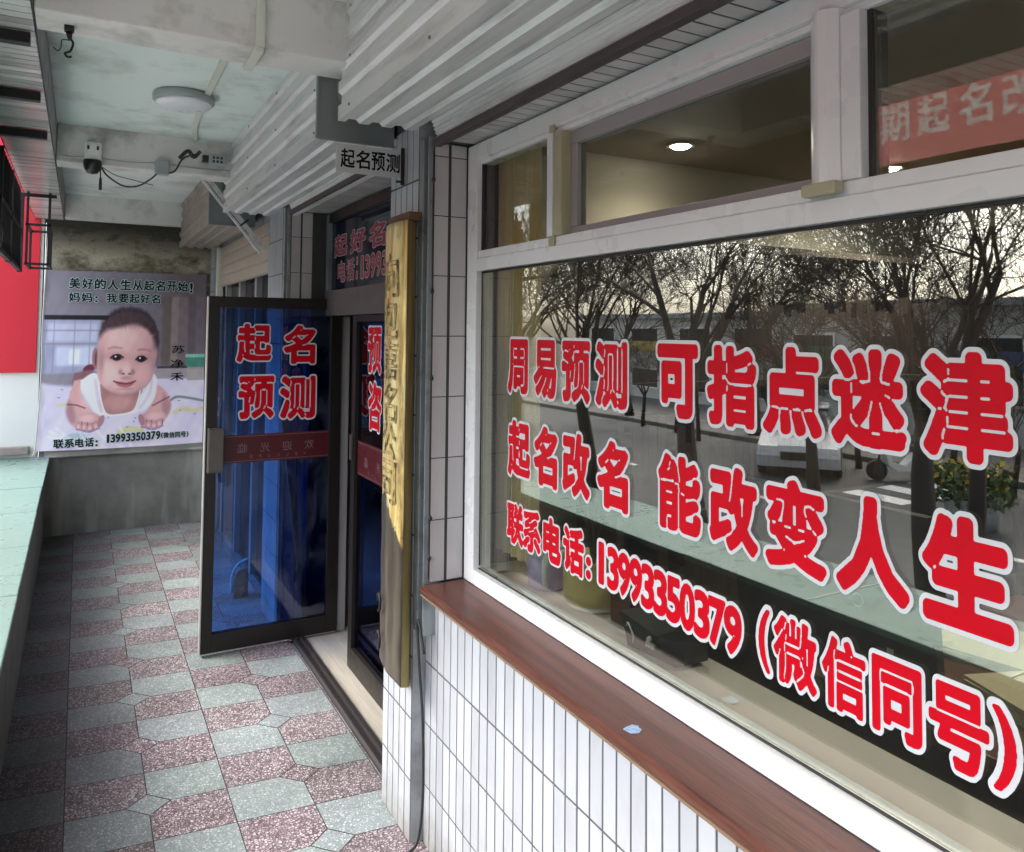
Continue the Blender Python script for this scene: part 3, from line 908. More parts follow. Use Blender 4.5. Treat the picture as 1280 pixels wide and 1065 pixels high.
    def wx(x): return xw0 + (x - 35) / 930.0 * (xw1 - xw0)
    def wz(y): return zw1 - (y - 45) / 965.0 * (zw1 - zw0)
    def word(name, items, lay, mats, N=72):
        bm = NB()
        for ch, x0, x1, y0, y1 in items:
            letter(bm, ch, (wx(x0), Y_END - 0.019, wz(y1)), U, V, wx(x1) - wx(x0), wz(y0) - wz(y1), Nn, lay, N=N)
        obj(name, bm, mats, t, fixn=False)
    L = [(0.085, 0.0, 0), (0.034, 0.0015, 1, 0.014)]
    l1 = list(zip("美好的人生从起名开始", (160, 230, 299, 371, 443, 515, 581, 650, 718, 784), (226, 297, 369, 440, 513, 582, 648, 714, 783, 853)))
    word('slogan', [(c, a, b, 78, 143) for c, a, b in l1] + [('!', 857, 884, 84, 148)], L, ['halo', 'ink_green'])
    l2 = list(zip("妈妈:我要起好名", (160, 229, 303, 368, 436, 500, 564, 625), (227, 296, 327, 433, 500, 563, 623, 686)))
    word('slogan', [(c, a, b, (157 if c != ':' else 176), 215) for c, a, b in l2], L, ['halo', 'ink_green'])
    K = [(0.012, 0.0, 0)]
    word('name_writing', [('苏', 762, 838, 450, 494), ('净', 758, 836, 530, 576), ('禾', 758, 836, 605, 652)], K, ['ink'])
    L3 = [(0.07, 0.0, 0), (0.034, 0.0015, 1, 0.012)]
    l3 = list(zip("联系电话:", (105, 165, 222, 275, 333), (163, 220, 272, 328, 350)))
    word('phone_writing', [(c, a, b, (950 if c != ':' else 966), 1001) for c, a, b in l3], L3, ['halo', 'ink_green'])
    ds = "13993350379"; w = 320 / 11.0
    word('phone_writing', [(c, 388 + i * w + (7 if c == '1' else 0), 388 + (i + 1) * w - (3 if c == '1' else 0), 937 - i * 0.6, 987 - i * 0.6) for i, c in enumerate(ds)], L3, ['halo', 'ink_green'])
    l4 = list(zip("(微信同号)", (710, 724, 759, 794, 828, 864), (723, 758, 793, 827, 862, 877)))
    word('phone_writing', [(c, a, b, 942, 976) for c, a, b in l4], L3, ['halo', 'ink_green'])
    # loose cable down the poster's left edge
    bm = NB()
    tube(bm, spline([(-0.235, Y_END - 0.035, 2.3), (-0.243, Y_END - 0.03, 2.0), (-0.252, Y_END - 0.03, 1.6), (-0.25, Y_END - 0.032, 1.2), (-0.262, Y_END - 0.03, 0.85), (-0.275, Y_END - 0.04, 0.66), (-0.29, Y_END - 0.05, 0.62)], 6), 0.0045, 6)
    tag(obj('wall_cable', bm, 'old_plastic'), 'thin pale cable running down the left edge of the baby poster', 'cable')
build_poster()

# ------------------------------------------------------------------ tiled pillars
def pillar(y0, y1, xi, label):
    """front face at x=.942 between y0 (near) and y1 (far); near reveal faces the camera"""
    t = thing('tiled_pillar', label, 'pillar', (1.0, (y0 + y1) / 2, 0), 'white tiled pillars between the shop fronts')
    bm = NB(); box(bm, 0.946, 1.16, y0, y1, 0, 2.61)
    obj('pillar_core', bm, 'cement', t)
    bm = NB(); box(bm, 0.9445, 0.9459, y0 + 0.001, y1 - 0.001, 0, 2.6); obj('grout_bed', bm, 'grout_wall', t)
    bm = NB(); tl = tone_layer(bm)
    n = max(2, int(round((y1 - y0) / 0.0485)))
    tiles(bm, (0.9447, y1, 0.0), (0, -1, 0), (0, 0, 1), (-1, 0, 0), n, 12, (y1 - y0) / n, 0.1895, gap=0.0065, tone=tl, jit=0.12)
    obj('face_tiles', bm, 'tile_white', t)
    return t
P_NEAR = pillar(2.33, 2.59, 1.16, 'near white tiled pillar carrying the gilded wooden board')
P_FAR = pillar(4.26, 4.62, 1.16, 'far white tiled pillar beyond the open blue glass door')
P_POST = pillar(6.70, 6.92, 1.16, 'last white tiled pillar in the far right corner beside the baby poster')

def reveal(parent, yb, ztop, z0, n=2):
    """tile reveal facing the camera set back behind a shutter guide"""
    bm = NB(); box(bm, 0.99, 1.30, yb + 0.004, yb + 0.05, z0, ztop)
    obj('reveal_wall', bm, 'grout_dark', parent)
    bm = NB(); tl = tone_layer(bm)
    nv = int((ztop - z0) / 0.1895) + 1
    off = (z0 % 0.1895)
    for k in range(nv):
        a = z0 + k * 0.1895; b = min(a + 0.1895, ztop)
        if b - a < 0.02: continue
        tiles(bm, (0.962, yb + 0.0045, a), (1, 0, 0), (0, 0, 1), (0, -1, 0), 1, 1, 0.050, b - a, gap=0.003, tone=tl, jit=0.1)
        tiles(bm, (1.019, yb + 0.0045, a), (1, 0, 0), (0, 0, 1), (0, -1, 0), 1, 1, 0.056, b - a, gap=0.003, tone=tl, jit=0.1)
    obj('reveal_tiles', bm, 'tile_grey', parent)
bm = NB(); box(bm, 0.960, 0.99, 2.246, 2.3, 0.822, 2.19); obj('reveal_wall', bm, 'grout_dark', P_NEAR)
reveal(P_NEAR, 2.242, 2.19, 0.822)
bm = NB(); box(bm, 0.960, 0.99, 4.146, 4.2, 0.0, 2.22); obj('reveal_wall', bm, 'grout_dark', P_FAR)
reveal(P_FAR, 4.142, 2.22, 0.0)

# shutter guides
def guide(y0, y1, z0, z1, label):
    t = thing('shutter_guide', label, 'guide rail', (0.965, y0, z0), 'steel guide channels of the roller shutters')
    bm = NB()
    box(bm, 0.944, 0.992, y1 - 0.034, y1 - 0.003, z0, z1, bev=0.002)
    box(bm, 0.944, 0.992, y0, y0 + 0.006, z0, z1, bev=0.001)
    box(bm, 0.985, 0.992, y0 + 0.007, y1 - 0.035, z0, z1)
    obj('channel', bm, 'guide', t)
    bm = NB(); box(bm, 0.976, 0.984, y0 + 0.008, y1 - 0.036, z0 + 0.003, z1 - 0.003); obj('slot_strip', bm, 'rubber', t)  # black strip drawing the dark slot of the channel
    return t
guide(2.250, 2.328, 0.66, 2.21, 'steel shutter guide between the near tiled pillar and the big window')
guide(4.152, 4.255, 0.0, 2.25, 'steel shutter guide on the far tiled pillar behind the open door')

bm = NB()
tube(bm, spline([(0.957, 2.2385, 2.16), (0.956, 2.238, 1.9), (0.958, 2.2385, 1.6), (0.956, 2.238, 1.3), (0.957, 2.2385, 1.0), (0.956, 2.238, 0.84)], 5), 0.0022, 5)
for zz in (2.07, 1.72, 1.45, 1.02, 0.90):
    tube(bm, [(0.957, 2.238, zz + 0.012), (0.958 + random.uniform(-.003, .003), 2.235, zz), (0.957, 2.238, zz - 0.012)], [0.002, 0.0065, 0.002], 6)
tag(obj('taped_cable', bm, 'blackcable'), 'thin black cable with taped lumps running up beside the left edge of the window', 'cable')
# cable dangling at pillar foot
bm = NB()
tube(bm, spline([(0.938, 2.22, 0.62), (0.936, 2.26, 0.70), (0.935, 2.27, 0.685), (0.936, 2.25, 0.56), (0.937, 2.222, 0.42), (0.938, 2.215, 0.22), (0.936, 2.24, 0.07), (0.925, 2.28, 0.012), (0.89, 2.27, 0.006), (0.85, 2.27, 0.006)], 6), 0.0042, 6)
tag(obj('loose_cable', bm, 'blackcable'), 'loose black cable hanging down to the floor at the foot of the near pillar', 'cable')

# ------------------------------------------------------------------ low wall under the window, sill
t = thing('window_wall', 'low wall of narrow white tiles under the big shop window', 'wall', (1.05, 0, 0))
bm = NB(); box(bm, 0.989, 1.16, -3.2, 2.245, 0, 0.795); obj('wall_body', bm, 'cement', t)
bm = NB(); box(bm, 0.987, 0.9885, -3.2, 2.325, 0, 0.795); box(bm, 0.9886, 1.16, 2.246, 2.3295, 0, 0.655); obj('grout_bed', bm, 'grout_wall', t)
bm = NB(); tl = tone_layer(bm)
tiles(bm, (0.987, 2.325, -0.013), (0, -1, 0), (0, 0, 1), (-1, 0, 0), 115, 4, 0.0478, 0.1895, gap=0.0058, tone=tl, jit=0.17)
tiles(bm, (0.987, 2.325, 0.745), (0, -1, 0), (0, 0, 1), (-1, 0, 0), 115, 1, 0.0478, 0.05, gap=0.0058, tone=tl, jit=0.1)
obj('wall_tiles', bm, 'tile_white', t)

t = thing('window_sill', 'long red brown laminate sill below the big window', 'sill', (1.0, 0, 0.797))
bm = NB()
prism(bm, [(0.930, 0.799), (0.926, 0.806), (0.928, 0.815), (0.936, 0.820), (1.074, 0.8205), (1.074, 0.797), (0.94, 0.797)], 1, -3.2, 2.238)
obj('sill_board', bm, 'sill', t)
bm = NB(); box(bm, 0.929, 0.985, -3.2, 2.238, 0.7905, 0.7965, bev=0.0015); obj('edge_strip', bm, simple('worn edge band', (0.20, 0.13, 0.08), 0.5, var=0.3, scale=14), t)
bm = NB()
vs = [(0.953, 1.256), (0.958, 1.236), (0.972, 1.230), (0.986, 1.238), (0.984, 1.246), (0.988, 1.252), (0.980, 1.262), (0.966, 1.261)]
prism(bm, vs, 2, 0.8208, 0.8218)
obj('sticker', bm, simple('torn blue white sticker', (0.30, 0.45, 0.66), 0.4, var=0.8, scale=90), t)['label'] = 'small torn scrap of blue and white sticker on the sill'

# ------------------------------------------------------------------ big shop window
XF = 1.075          # frame front
XG0, XG1 = 1.0985, 1.1035
WIN = thing('shop_window', 'big white framed shop window with red lettering and a row of top lights', 'window', (1.1, 0.5, 0.82))
def fr(name, y0, y1, z0, z1, x0=XF, x1=1.135, mat='upvc', bev=0.003):
    bm = NB(); box(bm, x0, x1, y0, y1, z0, z1, bev=bev)
    return obj(name, bm, mat, WIN)
YN = -2.6
fr('frame', 2.172, 2.238, 0.8215, 2.185)                         # left jamb
fr('frame', YN, 2.171, 0.8215, 0.866)                            # bottom rail
fr('frame', YN, 2.171, 2.135, 2.185)                             # head
fr('frame', YN + 0.001, 2.1705, 2.1215, 2.1345, x0=1.088)        # inner step of the head
fr('transom', YN, 2.171, 1.783, 1.822)
fr('transom', YN, 2.171, 1.8225, 1.847, x0=1.08)
fr('glazing_bead', YN, 2.171, 0.8665, 0.870, x0=1.092, x1=1.0975, mat='rubber', bev=0.001)
fr('glazing_bead', 2.168, 2.1715, 0.8765, 1.7825, x0=1.094, x1=1.0975, mat='rubber', bev=0.001)
fr('glazing_bead', YN, 2.1625, 1.7765, 1.7825, x0=1.090, x1=1.0975, mat='rubber', bev=0.001)
fr('mullion', 1.727, 1.755, 1.8475, 2.121)
fr('mullion', 1.684, 1.7225, 1.8475, 2.121, mat='upvc_old')
fr('gap_strip', 1.7227, 1.7268, 1.8475, 2.121, x0=1.095, mat='rubber', bev=0)
fr('corner_cap', 1.712, 1.738, 2.1225, 2.142, x0=1.071, x1=1.0745, mat='upvc_old')
fr('corner_cap', 1.712, 1.738, 1.822, 1.8475, x0=1.071, x1=1.0745, mat='upvc_old')
# sash of the second top light
fr('sash', 0.90, 1.683, 2.085, 2.1205, x0=1.105, mat='sash'); fr('sash', 0.90, 1.683, 1.8475, 1.868, x0=1.105, mat='sash')
fr('sash', 1.655, 1.6825, 1.8685, 2.0845, x0=1.105, mat='sash')
fr('sash', 0.905, 0.925, 1.8685, 2.0845, x0=1.105, mat='sash')
# rounded mullion pipe
bm = NB()
pr = [(1.135, 0.840), (1.075, 0.840)] + [(1.073 - 0.016 * math.sin(math.pi * k / 8), 0.841 + 0.054 * k / 8) for k in range(9)] + [(1.075, 0.897), (1.135, 0.897)]
prism(bm, pr, 2, 1.8475, 2.1345)
o = obj('mullion', bm, 'upvc', WIN)
bm = NB(); box(bm, 1.052, 1.0745, 0.834, 0.902, 1.826, 1.847, bev=0.004); obj('mullion_cap', bm, 'upvc_old', WIN)
fr('mullion', 0.803, 0.8395, 1.8475, 2.121)
fr('glazing_bead', 0.795, 0.8028, 1.8475, 2.121, x0=1.095, mat='rubber', bev=0)
fr('mullion', -0.35, -0.29, 1.8475, 2.121)
fr('mullion', -1.40, -1.34, 0.8765, 1.776)
fr('glazing_bead', 2.165, 2.1715, 1.8475, 2.121, x0=1.092, mat='rubber', bev=0)
def pane(y0, y1, z0, z1, mat, x0=XG0, x1=XG1):
    bm = NB(); box(bm, x0, x1, y0, y1, z0, z1); obj('pane', bm, mat, WIN)
pane(-1.339, 2.1675, 0.8705, 1.776, 'glass')
pane(YN, -1.401, 0.8765, 1.776, 'glass')
pane(1.7555, 2.1645, 1.8475, 2.121, 'glass_up')
pane(0.9255, 1.6545, 1.8685, 2.0845, 'glass_up', 1.118, 1.123)
pane(-0.289, 0.7945, 1.8475, 2.121, 'glass_mid')
pane(YN, -0.351, 1.8475, 2.121, 'glass_up')

# ---- red and white vinyl lettering on the glass
def vinyl(parent, ch, o, u, v, w, h, nrm, r=0.058, wht=0.105, N=104, gap=0.014, mats=('sticker_white', 'sticker_red')):
    bm = NB()
    letter(bm, ch, o, u, v, w, h, nrm, [(wht, 0.0, 0), (r, 0.0006, 1, gap)], N=N)
    return obj('character', bm, list(mats), parent, fixn=False)
XL = XG0 - 0.0008
row1 = [('周', 2.006, 1.880), ('易', 1.858, 1.731), ('预', 1.715, 1.577), ('测', 1.564, 1.428), ('可', 1.332, 1.195), ('指', 1.179, 1.040), ('点', 1.034, 0.895), ('迷', 0.886, 0.741), ('津', 0.728, 0.586)]
row2 = [('起', 2.001, 1.864), ('名', 1.855, 1.724), ('改', 1.709, 1.576), ('名', 1.555, 1.424), ('能', 1.329, 1.188), ('改', 1.173, 1.038), ('变', 1.030, 0.888), ('人', 0.879, 0.740), ('生', 0.729, 0.591)]
for row, z0, z1 in ((row1, 1.413, 1.581), (row2, 1.178, 1.349)):
    for ch, yl, yr in row:
        vinyl(WIN, ch, (XL, yl, z0), (0, -1, 0), (0, 0, 1), yl - yr, z1 - z0, (-1, 0, 0))
row3 = [('联', 2.002, 1.900), ('系', 1.909, 1.806), ('电', 1.801, 1.706), ('话', 1.702, 1.601)]
for i, (ch, yl, yr) in enumerate(row3):
    vinyl(WIN, ch, (XL - 0.0001 * i, yl, 0.988), (0, -1, 0), (0, 0, 1), yl - yr, 0.124, (-1, 0, 0))
vinyl(WIN, ':', (XL, 1.600, 0.994), (0, -1, 0), (0, 0, 1), 0.030, 0.062, (-1, 0, 0), r=0.07, wht=0.125)
dg = "13993350379"
y = 1.556
for i, ch in enumerate(dg):
    w = 0.060 if i == 0 else 0.069 - 0.0013 * abs(i - 5) * 0
    step = 0.0455
    yl = 1.550 - (0 if i == 0 else 0.036 + (i - 1) * 0.0422)
    zt = 1.107 - 0.0018 * i
    vinyl(WIN, ch, (XL - 0.00008 * i, yl, 0.994 - 0.001 * i), (0, -1, 0), (0, 0, 1), 0.056 if i else 0.036, zt - 0.994 + 0.001 * i, (-1, 0, 0), r=0.045, wht=0.105)
for i, (ch, yl, yr) in enumerate([('(', 1.049, 1.010), ('微', 1.012, 0.910), ('信', 0.908, 0.817), ('同', 0.815, 0.723), ('号', 0.722, 0.626), (')', 0.633, 0.588)]):
    vinyl(WIN, ch, (XL - 0.0001 * i, yl, 0.981), (0, -1, 0), (0, 0, 1), yl - yr, 0.128, (-1, 0, 0), r=0.045 if ch not in '()' else 0.03)

# ------------------------------------------------------------------ soffits over window and door, roller shutter boxes
def corrug(x0, z0, z1, x1, pitch=0.0775, d=0.011):
    """outline (x,z) of the outer sheet: left face going down, then bottom face going right"""
    pts = []
    z = z1
    pts.append((x0, z))
    k = 0
    while z - pitch > z0 - 0.001:
        pts += [(x0, z - pitch * 0.34), (x0 + d, z - pitch * 0.48), (x0 + d, z - pitch * 0.80), (x0, z - pitch * 0.94)]
        z -= pitch
    pts.append((x0, z0))
    x = x0
    while x + pitch < x1 + 0.001:
        pts += [(x + pitch * 0.30, z0), (x + pitch * 0.44, z0 + d), (x + pitch * 0.76, z0 + d), (x + pitch * 0.90, z0)]
        x += pitch
    pts.append((x1, z0))
    return pts
def sheet_from(pts, y0, y1, thick=0.0022):
    """thin folded sheet along Y"""
    bm = NB()
    # offset inward (towards +x / +z)
    n = len(pts)
    inner = []
    for i in range(n):
        a = Vector(pts[max(0, i - 1)]); b = Vector(pts[min(n - 1, i + 1)])
        tv = (b - a).normalized(); nv = Vector((-tv.y, tv.x))
        inner.append((pts[i][0] + nv.x * thick, pts[i][1] + nv.y * thick))
    poly = list(pts) + list(reversed(inner))
    ringA = [bm.verts.new((p[0], y0, p[1])) for p in poly]; ringB = [bm.verts.new((p[0], y1, p[1])) for p in poly]
    m_ = len(poly)
    for i in range(m_):
        bm.faces.new((ringA[i], ringB[i], ringB[(i + 1) % m_], ringA[(i + 1) % m_]))
    for i in range(n - 1):
        for R in (ringA, ringB):
            try: bm.faces.new((R[i], R[i + 1], R[m_ - 2 - i], R[m_ - 1 - i]))
            except ValueError: pass
    return bm
def shutter_box(y0, y1, label, mat, x0=0.693, z0=2.257, plate_near=True):
    t = thing('shutter_box', label, 'shutter housing', (0.82, (y0 + y1) / 2, z0), 'corrugated roller shutter housings above the shop fronts')
    obj('housing', sheet_from(corrug(x0, z0, 2.608, 0.945), y0, y1), mat, t)
    bm = NB()
    yy = y1 - 0.12
    while yy > max(y0, -0.5):
        for zz in (2.585, 2.43, 2.28): tube(bm, [(x0 - 0.004, yy, zz), (x0 + 0.004, yy, zz)], 0.0045, 8)
        yy -= 0.62
    obj('rivets', bm, 'metal_dark', t)['kind'] = 'stuff'
    bm = NB()
    box(bm, x0 + 0.016, 0.938, y1 - 0.012, y1 - 0.008, z0 + 0.016, 2.605)
    obj('end_plate', bm, 'metal_dark', t)
    if plate_near:
        bm = NB()
        box(bm, x0 - 0.036, 0.925, y0 - 0.022, y0 - 0.018, z0 - 0.035, 2.61, bev=0.001)
        # pressed rim and quarter-round swage
        box(bm, x0 - 0.040, x0 - 0.033, y0 - 0.034, y0 - 0.0225, z0 - 0.035, 2.60); box(bm, x0 - 0.030, 0.925, y0 - 0.034, y0 - 0.0225, z0 - 0.038, z0 - 0.031)
        pts = [(x0 + 0.035, y0 - 0.024, 2.58), (x0 + 0.035, y0 - 0.024, z0 + 0.14)] + [(x0 + 0.115 - 0.08 * math.cos(a), y0 - 0.024, z0 + 0.14 - 0.08 * math.sin(a)) for a in (0.3, 0.6, 0.9, 1.2, 1.5)]
        tube(bm, pts, 0.006, 6)
        obj('end_plate', bm, 'metal_dark', t)
    return t
shutter_box(-3.2, 2.395, 'near corrugated grey shutter housing above the big window', 'metal', plate_near=False)
shutter_box(2.535, 4.66, 'middle corrugated grey shutter housing above the open doorway', 'metal')
shutter_box(4.97, 6.90, 'far corrugated beige shutter housing in the corner by the end wall', 'metal_old')

def head_soffit(y0, y1, xin, ztop, label, lite):
    t = thing('tiled_soffit', label, 'soffit', (1.0, (y0 + y1) / 2, ztop))
    bm = NB()
    # stacked shutter curtain edge: fluted strip falling from the housing to the rail
    pts = [(0.9455, 2.256)]
    for k in range(5):
        xk = 0.9465 + k * 0.004; zk = 2.25 - k * 0.011
        pts += [(xk, zk), (xk + 0.006, zk - 0.004), (xk + 0.006, zk - 0.007), (xk + 0.003, zk - 0.0095)]
    pts += [(0.985, 2.195), (0.985, 2.256)]
    prism(bm, pts, 1, y0, y1); obj('shutter_curtain', bm, lite, t)
    bm = NB(); box(bm, 0.950, 0.978, y0, y1, ztop - 0.012, ztop + 0.010, bev=0.002); obj('bottom_rail', bm, 'rust_rail', t)
    bm = NB(); box(bm, 0.986, xin + 0.25, y0, y1, ztop + 0.006, 2.6); obj('lintel', bm, 'cement', t)
    bm = NB(); tl = tone_layer(bm)
    n = int((y1 - y0) / 0.0478)
    tiles(bm, (0.979, y0, ztop + 0.0055), (1, 0, 0), (0, 1, 0), (0, 0, -1), 1, n, xin - 0.979, 0.0478, gap=0.0062, tone=tl, jit=0.2)
    obj('soffit_tiles', bm, 'tile_grey', t)
    bm = NB(); box(bm, 0.979, xin, y0, y1, ztop + 0.00555, ztop + 0.00595); obj('grout_bed', bm, 'grout_dark', t)
    return t
head_soffit(-3.0, 2.2375, 1.15, 2.187, 'grey tiled soffit over the big window under the near shutter housing', 'metal')
head_soffit(2.592, 4.14, 1.16, 2.215, 'grey tiled soffit over the blue glass doorway', 'metal')

# ------------------------------------------------------------------ gilded board on near pillar
def build_board():
    t = thing('wooden_board', 'tall gilded wooden name board with carved black characters hung on the near pillar', 'name board', (0.92, 2.38, 0.5))
    y0, y1, z0, z1 = 2.285, 2.482, 0.505, 1.945
    bm = NB()
    n, mz = 10, 60
    grid = []
    for j in range(mz + 1):
        row = []
        for i in range(n + 1):
            a = i / n; y = y0 + (y1 - y0) * a; z = z0 + (z1 - z0) * j / mz
            zz = z + (0.045 * (a - 0.0) if j == 0 else 0) * 1.0
            if j == 0: zz = z0 + 0.03 * a
            x = 0.900 - 0.022 * math.sin(math.pi * (0.15 + 0.7 * a)) + 0.0018 * math.sin(z * 37 + a * 5) * math.sin(a * 9)
            row.append(bm.verts.new((x, y, zz)))
        grid.append(row)
    back = [[bm.verts.new((0.9385, y0 + 0.055 * (1 - s) + (y1 - y0 - 0.0) * s, (z0 - 0.03 + 0.06 * s) if e == 0 else z1)) for s in (0, 1)] for e in (0, 1)]
    for j in range(mz):
        for i in range(n):
            f = bm.faces.new((grid[j][i], grid[j][i + 1], grid[j + 1][i + 1], grid[j + 1][i])); f.smooth = True
    f = bm.faces.new([r[0] for r in grid] + [back[1][0], back[0][0]]); f.material_index = 1
    f = bm.faces.new([r[-1] for r in grid] + [back[1][1], back[0][1]]); f.material_index = 1
    f = bm.faces.new(grid[0] + [back[0][1], back[0][0]]); f.material_index = 1
    f = bm.faces.new(grid[-1] + [back[1][1], back[1][0]]); f.material_index = 1
    f = bm.faces.new((back[0][0], back[0][1], back[1][1], back[1][0]))
    obj('plank', bm, ['board_face', 'board_edge'], t)
    for ch, zc, hh in (('向', 1.775, 0.14), ('包', 1.635, 0.13), ('嘉', 1.50, 0.12), ('名', 1.365, 0.12), ('公', 1.245, 0.11), ('司', 1.115, 0.13)):
        bm = NB()
        letter(bm, ch, (0.880, 2.458, zc - hh / 2), (0, -1, 0), (0, 0, 1), 0.125, hh, (-1, 0, 0), [(0.012, 0, 0)], N=60)
        for v in bm.verts:
            a = (v.co.y - y0) / (y1 - y0)
            v.co.x = 0.900 - 0.022 * math.sin(math.pi * (0.15 + 0.7 * a)) - 0.0035
        obj('carved_character', bm, 'worn_ink', t, fixn=False)
    for zc in (0.72, 0.60):
        bm = NB()
        pts = [(0.874 - 0.006 * math.sin(a * 0.5), 2.44 + 0.018 * math.cos(a), zc + 0.028 * math.sin(a)) for a in [k * 0.55 for k in range(10)]]
        tube(bm, pts, 0.0045, 6)
        obj('iron_loop', bm, 'iron', t)
    bm = NB(); box(bm, 0.895, 0.94, y0 + 0.004, y1 - 0.004, z1 + 0.001, z1 + 0.028, bev=0.004); obj('rusty_hanger', bm, simple('rusty iron', (0.14, 0.07, 0.035), 0.8, var=0.4, scale=30), t)
build_board()

# small hanging sign plate
t = thing('hanging_sign', 'small grey name plate with black characters sticking out from the near pillar', 'sign', (0.82, 2.46, 2.11))
bm = NB(); box(bm, 0.708, 0.9405, 2.457, 2.461, 2.108, 2.202, bev=0.001); obj('plate', bm, 'sign_plate', t)
bm = NB()
for i, ch in enumerate('起名预测'):
    letter(bm, ch, (0.722 + i * 0.052, 2.4562, 2.125), (1, 0, 0), (0, 0, 1), 0.047, 0.062, (0, -1, 0), [(0.026, 0, 0, 0.006)], N=80)
obj('writing', bm, 'ink', t, fixn=False)
bm = NB(); box(bm, 0.928, 0.9405, 2.450, 2.456, 2.085, 2.21, bev=0.001); box(bm, 0.912, 0.940, 2.449, 2.4555, 2.092, 2.098); obj('bracket', bm, 'iron', t)

# ------------------------------------------------------------------ doorway
t = thing('door_threshold', 'dark metal threshold rail along the doorway on the floor', 'threshold', (1.03, 3.4, 0))
bm = NB()
prism(bm, [(0.992, 0.0005), (0.992, 0.012), (1.000, 0.022), (1.012, 0.022), (1.016, 0.014), (1.030, 0.014), (1.034, 0.024), (1.050, 0.024), (1.054, 0.0005)], 1, 2.592, 4.14)
obj('rail', bm, 'threshold', t)
bm = NB(); box(bm, 1.0545, 3.6, 2.592, 4.30, -0.05, 0.004); struct(obj('shop_floor', bm, 'floor_wood'))

M['white_line'] = simple('dull white trim', (0.62, 0.62, 0.60), 0.5)
LEAF_Y0, LEAF_Y1 = 4.078, 4.118
D1 = thing('open_door', 'blue glass door with dark frame standing open into the corridor, four red characters on it', 'door', (0.9, 4.1, 0.0))
x0, x1, z0, z1 = 0.553, 1.222, 0.018, 1.757
def dpart(par, name, a, b, y0, y1, c, d, mat, bev=0.002):
    bm = NB(); box(bm, a, b, y0, y1, c, d, bev=bev); return obj(name, bm, mat, par)
dpart(D1, 'stile', x0, x0 + 0.052, LEAF_Y0, LEAF_Y1, z0, z1, 'bronze')
dpart(D1, 'stile', x1 - 0.056, x1, LEAF_Y0, LEAF_Y1, z0, z1, 'bronze')
dpart(D1, 'rail', x0 + 0.0525, x1 - 0.0565, LEAF_Y0, LEAF_Y1, z1 - 0.055, z1, 'bronze')
dpart(D1, 'rail', x0 + 0.0525, x1 - 0.0565, LEAF_Y0, LEAF_Y1, z0, z0 + 0.088, 'bronze')
dpart(D1, 'edge_strip', x0 - 0.006, x0 - 0.0005, LEAF_Y0 - 0.002, LEAF_Y1, z0 + 0.002, z1 - 0.002, 'edge_alu', 0.001)
dpart(D1, 'edge_strip', x0, x1, LEAF_Y0 + 0.004, LEAF_Y1 - 0.004, z0 - 0.006, z0 - 0.0005, 'edge_alu', 0.001)
dpart(D1, 'pane', x0 + 0.0525, x1 - 0.0565, 4.095, 4.101, z0 + 0.0885, z1 - 0.0555, 'glass_blue', 0)
h = dpart(D1, 'pull_handle', 0.560, 0.636, LEAF_Y0 - 0.034, LEAF_Y0 - 0.0005, 0.892, 1.108, 'bronze_l', 0.004)
dpart(h, 'backplate', 0.564, 0.632, LEAF_Y0 - 0.040, LEAF_Y0 - 0.0345, 0.900, 1.100, 'bronze_l', 0.002)
bm = NB(); lathe(bm, [(0.014, 0.004), (0.016, 0.010), (0.012, 0.020), (0.0, 0.021)], 0.99, 4.07, 14); obj('pivot', bm, 'bronze', D1)
for ch, a, b, c, d in (('起', 0.686, 0.866, 1.422, 1.628), ('名', 0.918, 1.093, 1.410, 1.623), ('预', 0.699, 0.885, 1.136, 1.364), ('测', 0.904, 1.098, 1.126, 1.360)):
    vinyl(D1, ch, (a, 4.0942, c), (1, 0, 0), (0, 0, 1), b - a, d - c, (0, -1, 0), r=0.048, wht=0.085)
M['film_letter'] = simple('dull film lettering', (0.16, 0.10, 0.11), 0.4)
def warn_strip(par, o, u, w, z0, z1, nrm, lettered):
    bm = NB()
    o, u, nrm = Vector(o), Vector(u), Vector(nrm)
    def q(a, b, c, d, lift, mi):
        f = bm.faces.new([bm.verts.new(o + u * x + Vector((0, 0, z)) + nrm * lift) for x, z in ((a, c), (b, c), (b, d), (a, d))]); f.material_index = mi
    q(0, w, z0, z1, 0, 0)
    q(0, w, z1 - 0.010, z1 - 0.007, 0.0005, 1); q(0, w, z0 + 0.007, z0 + 0.010, 0.0005, 1)
    for i, ch in enumerate('临光迎欢'):
        # printed to be read from the other side, so mirrored from here
        letter(bm, ch, o + u * (0.10 + i * w * 0.2 + 0.045) + Vector((0, 0, z0 + 0.050)) + nrm * 0.0005, -u, (0, 0, 1), 0.045, 0.045, nrm, [(0.012, 0, 1)], N=50)
    for i, ch in enumerate('EMOCLEW'):
        letter(bm, ch, o + u * (0.16 + i * 0.045 + 0.012) + Vector((0, 0, z0 + 0.020)) + nrm * 0.0005, -u, (0, 0, 1), 0.012, 0.016, nrm, [(0.004, 0, 1)], N=40)
    obj('film_strip', bm, ['strip_red', 'film_letter'], par, fixn=False)
warn_strip(D1, (x0 + 0.053, 4.0945, 0), (1, 0, 0), x1 - x0 - 0.11, 0.925, 1.065, (0, -1, 0), True)

